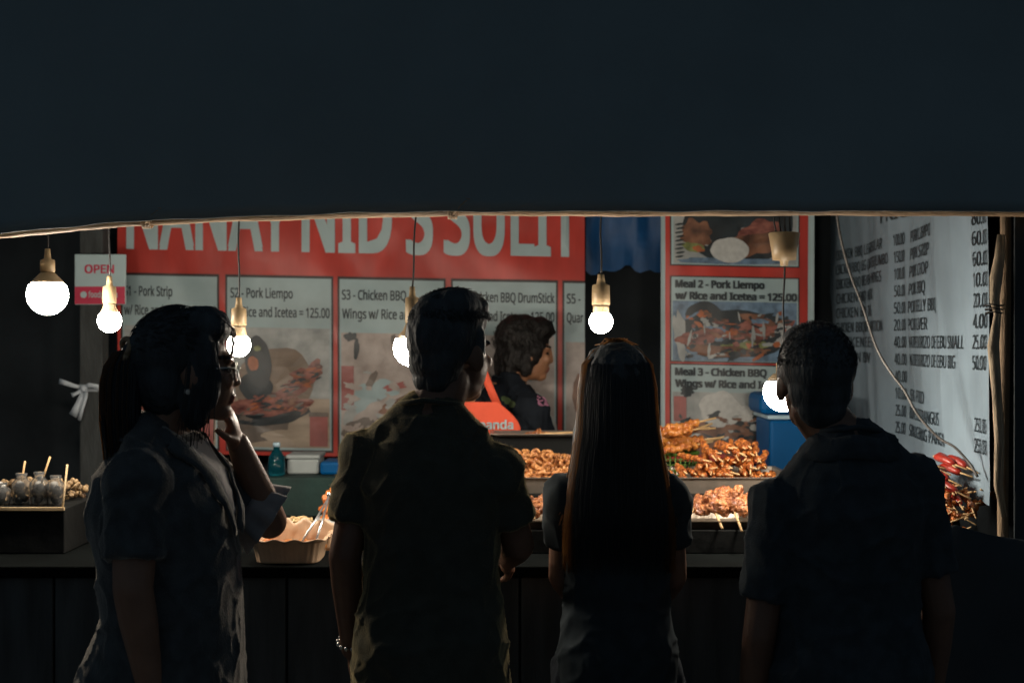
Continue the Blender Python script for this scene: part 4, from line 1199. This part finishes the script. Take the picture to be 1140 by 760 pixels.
M['fuzz'] = strand_mat('cotton_rim_fuzz', (.09, .085, .06), (.62, .52, .30), .6)
M['fuzz_grey'] = strand_mat('cotton_rim_fuzz_grey', (.10, .10, .09), (.55, .50, .42), .6)
def fuzz(p, n, zmin, m, L0=.002, L1=.006, seed=3):
    # cotton fibres added on the bulb-facing cloth to brighten its rim
    sh_ = [o for o in p['root'].children if o.name.startswith('shirt')][0]
    rr = random.Random(seed); me = sh_.data; vs = [v for v in me.vertices if v.co.z > zmin*p['s'] and (v.normal.z > .35 or abs(v.normal.x) > .75 or v.normal.y > .3)]
    bm = bmesh.new()
    for k in range(n):
        v = rr.choice(vs); c = v.co+V((rr.uniform(-.003, .003), rr.uniform(-.003, .003), rr.uniform(-.003, .003)))
        t_ = V((rr.uniform(-1, 1), rr.uniform(-1, 1), rr.uniform(-1, 1)))*.9
        L = rr.uniform(L0, L1); d = (v.normal+t_).normalized()
        tube(bm, [c-v.normal*.001, c+d*L*.6, c+(d+t_*.3).normalized()*L], .0002, 3, 0, False)
    return obj('rim_fibres', bm, m, sh_, local=True)
fuzz(man, 24000, 1.06, M['fuzz'], .0008, .0028)
# 2. woman with ponytail at left
YW = 2.85
wX = (182-570)/F*YW
elb = P(300, 580, 3.04); wri = P(265, 493, 2.97)
wom = person('woman with ponytail and glasses at left, hand raised to her chin', wX, YW, math.radians(-94), 1.615, sw=.160, bulk=1.10, head_yaw=math.radians(20), head_off=(-.0, .036, -.005), female=True, voxel=.0038, skin='skin_w',
    arms={-1: (elb, wri, P(252, 452, 2.93)-wri, (-.75, -.2, .1), .75), 1: (P(148, 655, YW-.20), P(168, 770, YW-.18), (.15, .1, -1), (.2, 1, .2), .4)}, topmat='char', sleeve=.72, hem=.70, belly=.02, crease=.8, band=False)
parts = [((0, -.030, .04), (.086, .102, .092), None), ((0, -.05, -.02), (.076, .07, .085), None), ((0, .02, .09), (.074, .066, .046), None), ((0, -.115, .03), (.036, .03, .036), None),
         ((.01, -.138, -.012), (.034, .034, .05), None), ((.015, -.146, -.06), (.034, .036, .07), None), ((.02, -.142, -.13), (.03, .03, .07), None), ((.02, -.134, -.20), (.024, .026, .06), None)]
for sd in (-1, 1): parts += [((sd*.068, .022, -.005), (.018, .036, .085), Euler((.12, 0, 0)).to_matrix()), ((sd*.064, .005, -.07), (.018, .034, .06), None)]
sts = []
for k in range(1400):
    th = rnd(.0, 1.7); ph = rnd(-2.6, 2.6)+PI
    b = cap_pt(th, ph, .0025); b2 = cap_pt(th*.92+.05, ph*.94+PI*.06, .003); sts.append(([b, b.lerp(b2, .5)+(b-V((0, -.03, .03)))*.012, b2+V((0, -.006, -.004))], .0005))
for k in range(420):
    a = rnd(0, 2*PI); q = math.sqrt(rnd(.4, 1.25)); cx, cy = math.cos(a)*q, math.sin(a)*q
    L = rnd(.6, 1.2)
    sts.append(([(.0+cx*.012, -.116+cy*.012, .046), (.008+cx*.022, -.134+cy*.024, .036), (.01+cx*.033, -.142+cy*.034, .008), (.013+cx*.038, -.144+cy*.040, -.03*L), (.018+cx*.038, -.146+cy*.038, -.10*L), (.02+cx*.034, -.142+cy*.034, -.17*L), (.02+cx*.034+rnd(-.015, .015), -.134+cy*.03+rnd(-.012, .012), -.27*L)], .0009, 2 if q > 1.05 and cy < .35 else 1))
for k in range(70):
    sd = 1 if k % 2 else -1; y = rnd(-.02, .05)
    sts.append(([(sd*.075, y, .06), (sd*.084, y+.003, .0), (sd*.083, y-.005, -.07), (sd*.075, y-.01+rnd(-.01, .01), -.14+rnd(-.03, .03))], .0009))
for k in range(22):
    x = rnd(-.07, .07); sts.append(([(x, .05, .115), (x*1.05, .088, .085), (x*1.1, .092, .055), (x*1.15, .089+rnd(-.003, .003), .03)], .0008))
hair_obj(wom, parts, sts)
bm = bmesh.new(); HM = wom['HM']
tube(bm, [HM @ V((.033*math.cos(a), -.133+.008*math.sin(a*2), .032+.033*math.sin(a))) for a in [2*PI*q/24 for q in range(25)]], .006, 8)
obj('hair_tie', bm, M['pole'], wom['root'], local=True)
bm = bmesh.new(); ell(bm, HM @ V((.079, -.012, -.045)), (.006, .006, .008)); obj('earring', bm, M['pearl'], wom['root'], local=True)
bm = bmesh.new()
for sd in (-1, 1):
    tube(bm, [HM @ V((sd*.034+.025*math.cos(a), .1005-.012*abs((.034+sd*.025*math.cos(a)*1.0)/.06), -.004+.019*math.sin(a))) for a in [2*PI*q/24 for q in range(25)]], .0014, 6)
    tube(bm, [HM @ V((sd*.059, .090, .004)), HM @ V((sd*.074, .06, .004)), HM @ V((sd*.079, .0, .0))], .0016, 6)
tube(bm, [HM @ V((-.010, .099, .0)), HM @ V((0, .104, .003)), HM @ V((.010, .099, .0))], .0014, 6)
gl = obj('glasses', bm, M['metal'], wom['root'], local=True)
bm = bmesh.new()
for sd in (-1, 1):
    vs = [HM @ V((sd*.034+.024*math.cos(a), .0995-.012*abs((.034+sd*.024*math.cos(a))/.06), -.004+.018*math.sin(a))) for a in [2*PI*q/20 for q in range(20)]]
    bm.faces.new([bm.verts.new(q) for q in vs])
lo = obj('lens', bm, M['lens'], gl, local=True); md = lo.modifiers.new('s', 'SOLIDIFY'); md.thickness = .0015
fuzz(wom, 10000, 1.06, M['fuzz_grey'], .0008, .0025, seed=5)
# her collar, inner top, badge, sleeve ruffle
s = wom['s']
bpy.context.view_layer.update()
wsh = [o for o in wom['root'].children if o.name.startswith('shirt')][0]
def on_front(x, z, lift):
    ok, loc, nn, _ = wsh.ray_cast(V((x, .6, z)), V((0, -1, 0)))
    return loc+V((0, lift, 0)) if ok else V((x, .03, z))
zt0, zt1 = 1.425*s, 1.255*s
bm = bmesh.new(); g = []
for j in range(15):
    t_ = j/14; hw_ = .066*(1-t_)**.8+.004
    g.append([bm.verts.new(on_front(hw_*(2*i/10-1), zt0+(zt1-zt0)*t_, .004)) for i in range(11)])
for j in range(14):
    for i in range(10): bm.faces.new((g[j][i], g[j][i+1], g[j+1][i+1], g[j+1][i]))
it = obj('inner_top', bm, M['innr'], wom['root'], local=True); md = it.modifiers.new('s', 'SOLIDIFY'); md.thickness = .002
for sd in (-1, 1):
    bm = bmesh.new(); g = []
    for j in range(19):
        t_ = j/18
        if t_ < .35:             # round the neck from the nape
            a = PI*(1-.72*t_/.35); q = V((sd*.074*math.sin(a), -.012+.062*math.cos(a)*1.0, (1.475-.02*t_/.35)*s)); q2 = V((sd*.108*math.sin(a), -.012+.098*math.cos(a), (1.437-.018*t_/.35)*s))
        else:
            u_ = (t_-.35)/.65; z_ = (1.445-.205*u_)*s; x_ = .066*(1-u_)**.8+.004; w_ = .046*(1-.5*u_)
            q = on_front(sd*x_, z_, .014*(1-u_*.5)); q2 = on_front(sd*(x_+w_), z_-.015, .010+.004*math.sin(u_*9))
            if u_ < .15: q.y = max(q.y, .03)
        g.append([bm.verts.new(q.lerp(q2, k/4)+V((0, .004*math.sin(k*PI/4), 0))) for k in range(5)])
    for j in range(18):
        for k in range(4): bm.faces.new((g[j][k], g[j][k+1], g[j+1][k+1], g[j+1][k]))
    co = obj('collar_flap', bm, M['char'], wom['root'], local=True); md = co.modifiers.new('s', 'SOLIDIFY'); md.thickness = .004; md.offset = 0
# round badge on her chest
o_ = wom['inv'] @ V((0, 0, CZ)); d_ = (wom['inv'] @ P(258, 545, 2.8)-o_).normalized()
ok, loc, nn, _ = wsh.ray_cast(o_, d_)
if ok:
    bm = bmesh.new(); cone(bm, loc-nn*.002, loc+nn*.005, .019, .017, 28)
    obj('badge', bm, M['innr'], wom['root'], local=True)
# ruffle on the far sleeve
bm = bmesh.new(); e = wom['el'][-1]; sdir = (e-wom['sh'][-1]).normalized(); base = wom['sh'][-1].lerp(e, .70); x, y, z = basis(sdir)
g = []
for j in range(6):
    g.append([bm.verts.new(base+sdir*(.012*j)+(x*math.cos(2*PI*i/48)+y*math.sin(2*PI*i/48))*(.058+.004*j+.0035*j*.5*math.sin(i*2*PI*9/48))) for i in range(48)])
for j in range(5):
    for i in range(48): bm.faces.new((g[j][i], g[j][(i+1) % 48], g[j+1][(i+1) % 48], g[j+1][i]))
ru = obj('sleeve_ruffle', bm, M['innr'], wom['root'], local=True); md = ru.modifiers.new('s', 'SOLIDIFY'); md.thickness = .002

# 3. long-haired woman
XL = (687-570)/F*3.25
lng = person('woman with long straight dark hair seen from behind, in a black top', XL, 3.25, 0, 1.535, sw=.122, bulk=.88, shz=(1.315, 1.315), head_off=(0, .0, .0), female=True, topmat='black_t', sleeve=.6, hem=.66,
    arms={-1: (P(626, 640, 3.27), P(634, 660, 3.45), (.1, 1, .1), (1, 0, -.2), .5), 1: (P(749, 640, 3.27), P(742, 660, 3.45), (-.1, 1, .1), (-1, 0, -.2), .5)})
parts = [((0, -.028, .042), (.088, .104, .094), None), ((0, -.052, -.04), (.090, .085, .11), None), ((0, -.065, -.13), (.098, .075, .11), None), ((0, -.08, -.205), (.106, .060, .09), None), ((0, .02, .09), (.074, .066, .046), None)]
for sd in (-1, 1): parts += [((sd*.074, .01, -.04), (.022, .05, .12), None), ((sd*.088, -.02, -.16), (.026, .05, .12), None), ((sd*.102, -.045, -.24), (.022, .045, .09), None)]
sts = []
for k in range(3200):
    ph = rnd(-2.25, 2.25)+PI if k % 3 else (PI/2*(1 if k % 2 else -1)+rnd(-.45, .45))
    sx, cy = math.sin(ph), math.cos(ph); j = rnd(.97, 1.05)
    pts = []
    for zz, rx, ry, yo in ((.13, .02, .02, -.01), (.115, .055, .06, -.015), (.08, .083, .092, -.025), (.02, .093, .107, -.03), (-.08, .098, .10, -.045), (-.17, .112, .09, -.06), (-.235, .122, .075, -.078), (-.27-rnd(0, .035), .127, .068, -.086), (-.30-rnd(0, .13), .124+rnd(-.01, .012), .058+rnd(-.008, .012), -.092)):
        pts.append((sx*rx*j+rnd(-.0015, .0015), yo+cy*ry*j+rnd(-.0015, .0015), zz))
    sts.append((pts, .0009, 2) if abs(sx) > .88 and j > .985 else (pts, .0006, 1))
for k in range(40):
    sd = -1 if k % 3 else 1
    sts.append(([(sd*.095, .0, .0), (sd*(.10+rnd(0, .008)), -.03, -.1), (sd*(.112+rnd(0, .016)), -.06, -.2), (sd*(.118+rnd(0, .03)), -.08, -.27-rnd(0, .05))], .0007, 2))
for k in range(60):
    sts.append(([(rnd(-.01, .01), rnd(.0, .03), .136), (rnd(-.03, .03), rnd(-.02, .03), .142+rnd(0, .004)), (rnd(-.055, .055), rnd(-.02, .03), .128)], .0007, 2))
hair_obj(lng, parts, sts)

# 4. man in black at right
XR = (942-570)/F*3.0
mr = person('man in black short sleeved shirt at right, seen from behind', XR, 3.0, math.radians(6), 1.585, sw=.155, bulk=.97, shz=(1.29, 1.34), head_yaw=math.radians(-6), head_pitch=.06, head_off=(-.055, .02, -.008), topmat='navy', sleeve=.72, hem=.72)
parts = [((0, -.026, .04), (.083, .099, .088), None), ((0, -.052, -.01), (.070, .060, .07), None), ((0, .02, .085), (.074, .066, .046), None), ((0, -.075, -.05), (.054, .03, .045), None), ((0, .075, .085), (.05, .02, .02), None)]
for sd in (-1, 1): parts.append(((sd*.066, .004, .02), (.017, .03, .045), None))
sts = []
for k in range(1800):
    th = math.acos(rnd(.0, 1)); ph = rnd(0, 2*PI)
    if th > .9 and abs(math.atan2(math.sin(ph), math.cos(ph))) < .9: continue
    b = cap_pt(th, ph, .0); n = (b-V((0, -.02, .03))).normalized(); t = V((0, .4, -.6)) if th > .7 else V((rnd(-.5, .5), .6, 0))
    L = rnd(.01, .022); sts.append(([b-n*.003, b+t*L*.5+n*.003, b+t*L+n*.002], .0005))
hair_obj(mr, parts, sts, grooves=.0015)
bm = bmesh.new(); g = []
for j in range(5):
    g.append([bm.verts.new(((.066+.005*j)*math.cos(2*PI*i/40)*(1+.25*j/4), -.016+(.066+.005*j)*math.sin(2*PI*i/40), 1.395+.004*math.sin(i*.7)+(.048-abs(j-1)*.016)-(.02 if 6 < i < 14 else 0))) for i in range(40)])
for j in range(4):
    for i in range(40): bm.faces.new((g[j][i], g[j][(i+1) % 40], g[j+1][(i+1) % 40], g[j+1][i]))
co = obj('collar', bm, M['navy'], mr['root'], local=True); md = co.modifiers.new('s', 'SOLIDIFY'); md.thickness = .004
if True:
    zoff = 1.435*mr['s']-1.425
    co.data.transform(Matrix.Translation((0, 0, zoff)))

# 5. worker in profile behind the counter
XV = (569-570)/F*5.15
v1 = person('worker in profile facing right behind the counter, in a dark flower printed shirt', XV, 5.15, math.radians(-66), 1.645, sw=.165, bulk=1.08, head_yaw=math.radians(-14), head_pitch=-.12, head_off=(0, .045, -.012), female=True, skin='skin_v', topmat='navy_w', sleeve=.75, hem=.75,
    arms={1: (P(590, 500, 4.92), P(640, 510, 4.82), (1, 0, 0), (0, 0, -1), .4), -1: (P(585, 500, 5.28), P(630, 505, 5.08), (1, -.1, 0), (0, 0, -1), .4)})
parts = [((0, -.030, .045), (.088, .104, .092), None), ((0, -.058, -.03), (.078, .068, .085), None), ((0, .03, .092), (.076, .066, .044), None), ((0, .070, .085), (.06, .026, .024), None), ((0, -.07, -.09), (.07, .05, .05), None)]
for sd in (-1, 1): parts += [((sd*.068, .012, .005), (.02, .038, .06), None), ((sd*.07, -.015, -.05), (.02, .035, .05), None)]
sts = []
for k in range(260):
    th = math.acos(rnd(-.3, 1)); ph = rnd(0, 2*PI)
    if th > .8 and abs(math.atan2(math.sin(ph), math.cos(ph))) < 1.0: continue
    b = cap_pt(th, ph, .004); n = (b-V((0, -.02, .03))).normalized()
    sts.append(([b, b+V((rnd(-.015, .015), rnd(-.015, .015), -.01))+n*.006, b+V((rnd(-.015, .015), .01, -.03))+n*.002], .0012))
hair_obj(v1, parts, sts, ('hair_w', 'hair_w', 'hair_w'), grooves=.008, fr=(38, 38, 26))
def surf_decal(p, cx, cy, r, mat_, name, depth_dir=(0, -1, 0), yy=4.6):
    pass
# flower print on her near sleeve: petals laid on the cloth
def decal(p, px, py, Y_, petals, name, m, seed):
    shirt = [o for o in p['root'].children if o.name.startswith('shirt')][0]
    bm = bmesh.new()
    for (dx, dy, r) in petals:
        vs = []
        for k in range(14):
            a = 2*PI*k/14
            w0 = P(px+dx+r*math.cos(a)*(1+.15*math.sin(3*a+seed)), py+dy+r*math.sin(a), Y_)
            o_ = p['inv'] @ V((0, 0, CZ)); d_ = (p['inv'] @ w0-o_).normalized()
            ok, loc, nn, _ = shirt.ray_cast(o_, d_)
            if ok: vs.append(bm.verts.new(loc+nn*.0025))
        if len(vs) > 4:
            bm.faces.new(vs)
    if bm.verts: return obj(name, bm, m, p['root'], local=True)
bpy.context.view_layer.update()
decal(v1, 607, 443, 4.8, [(-5, -1, 5), (0, -5, 5), (5, -1, 5), (3, 4, 5), (-4, 4, 5)], 'flower_print', M['flower'], 1)
decal(v1, 566, 446, 4.8, [(-5, -2, 3), (-1, 0, 4), (4, 4, 4)], 'leaf_print', M['leafp'], 2)

# 6. worker in apron, mostly hidden behind the man
XA = (512-570)/F*4.72
v2 = person('worker in orange-red apron facing the customers, mostly hidden behind the man in olive', XA, 4.82, math.radians(176), 1.56, sw=.180, bulk=1.12, skin='skin_v', topmat='navy_w', sleeve=.7, hem=.75, head_yaw=.1)
parts = [((0, -.026, .04), (.083, .099, .088), None), ((0, -.052, -.01), (.070, .060, .07), None), ((0, .02, .085), (.074, .066, .046), None)]
hair_obj(v2, parts, [], ('hair_w',), grooves=.004)
bpy.context.view_layer.update()
shirt = [o for o in v2['root'].children if o.name.startswith('shirt')][0]
def on_chest(x, z, lift=.008):
    ok, loc, nn, _ = shirt.ray_cast(V((x, .6, z)), V((0, -1, 0)))
    y = loc.y if ok else .05
    return V((x, y+lift, z))
s = v2['s']
ztop, zbot = CZ-(447-380)/F*4.7, .55
bm = bmesh.new()
nz, nx = 44, 28
def half_w(z):
    t = (ztop-z)
    return .135+.075*math.sin(PI/2*min(1, max(0, t)/.095))
g = []
for j in range(nz+1):
    z = ztop-(ztop-zbot)*(j/nz)**1.3
    row = []
    for i in range(nx+1):
        x = half_w(z)*(2*i/nx-1)
        q = on_chest(max(-.17, min(.17, x)), max(z, .8)); 
        y = .135-.30*max(0, abs(x)-.02)**1.6 + .003*noise.noise(V((x*14, z*6, 1)))
        row.append(bm.verts.new((x, max(q.y, y), z)))
    g.append(row)
for j in range(nz):
    for i in range(nx): bm.faces.new((g[j][i], g[j][i+1], g[j+1][i+1], g[j+1][i]))
ap = obj('apron', bm, M['apron'], v2['root'], local=True); md = ap.modifiers.new('s', 'SOLIDIFY'); md.thickness = .003; md.offset = 1
bpy.context.view_layer.update()
def on_apron(x, z, lift=.005):
    ok, loc, nn, _ = ap.ray_cast(V((x, .6, z)), V((0, -1, 0)))
    return V((x, (loc.y if ok else .13)+lift, z))
inv = v2['inv']
ash = Sheet(lambda u, v, w: on_apron((inv @ V((u, 4.70, v))).x, v, .0065))
bm = bmesh.new()
a, b = P(505, 0, 4.69), P(571.5, 0, 4.69)
ash.text(bm, 'foodpanda', a.x, b.x, CZ-(477-380)/F*4.69, 9.5*4.69/F, 0, .015)
obj('lettering', bm, M['white_print'], ap, local=True)
bm = bmesh.new()
for sd in (-1, 1):
    pts = [V((sd*.128, 0, ztop-.012)), V((sd*.105, 0, ztop+.04)), V((sd*.085, 0, ztop+.09)), V((sd*.068, 0, ztop+.13))]
    L = []
    for i, p_ in enumerate(pts):
        q = on_chest(p_.x, p_.z, .010) if i < 3 else V((p_.x, .04, p_.z))
        L.append((q+V((-.014, 0, 0)), q+V((.014, 0, 0))))
    L.append((V((sd*.06-.014, -.02, ztop+.145)), V((sd*.06+.014, -.02, ztop+.145))))
    L.append((V((sd*.03-.014, -.075, ztop+.14)), V((sd*.03+.014, -.075, ztop+.14))))
    for (a0, b0), (a1, b1) in zip(L, L[1:]): bm.faces.new([bm.verts.new(q) for q in (a0, b0, b1, a1)])
bmesh.ops.remove_doubles(bm, verts=bm.verts, dist=.0004)
st = obj('neck_strap', bm, M['apron'], ap, local=True); md = st.modifiers.new('s', 'SOLIDIFY'); md.thickness = .003

# ------------------------------------------------------------------ light, world, camera
w = bpy.data.worlds.new('World'); sc.world = w; w.use_nodes = True
t = w.node_tree; bg = t.nodes['Background']
sky = t.nodes.new('ShaderNodeTexSky'); sky.sky_type = 'NISHITA'; sky.sun_disc = False
sky.sun_elevation = math.radians(-3.5); sky.sun_rotation = math.radians(200); sky.altitude = 10
mx = t.nodes.new('ShaderNodeMix'); mx.data_type = 'RGBA'; mx.blend_type = 'MULTIPLY'; mx.inputs[0].default_value = 1
t.links.new(sky.outputs[0], mx.inputs[6]); mx.inputs[7].default_value = (.24, .32, .40, 1)
m2 = t.nodes.new('ShaderNodeMix'); m2.data_type = 'RGBA'; m2.inputs[0].default_value = .75      # an even night overcast over the last of the dusk
t.links.new(mx.outputs[2], m2.inputs[6]); m2.inputs[7].default_value = (.0175, .0255, .033, 1)
t.links.new(m2.outputs[2], bg.inputs[0]); bg.inputs[1].default_value = 2.0
cam = bpy.data.cameras.new('camera'); cam.lens = 50; cam.sensor_width = 36; cam.clip_end = 500; cam.clip_start = .05
cam.dof.use_dof = True; cam.dof.focus_distance = 3.3; cam.dof.aperture_fstop = 4.5
co = bpy.data.objects.new('camera', cam); C.objects.link(co); co.location = (0, 0, CZ); co.rotation_euler = (PI/2, 0, 0)
sc.camera = co
sc.view_settings.view_transform = 'Standard'; sc.view_settings.look = 'None'; sc.view_settings.exposure = 0; sc.view_settings.gamma = 1
sc.render.engine = 'CYCLES'
sc.cycles.use_denoising = True
try: sc.cycles.denoiser = 'OPENIMAGEDENOISE'
except Exception: pass
sc.cycles.max_bounces = 6; sc.cycles.diffuse_bounces = 3; sc.cycles.glossy_bounces = 3; sc.cycles.transmission_bounces = 5
sc.cycles.caustics_reflective = False; sc.cycles.caustics_refractive = False; sc.cycles.sample_clamp_indirect = 4
sc.cycles.use_light_tree = True
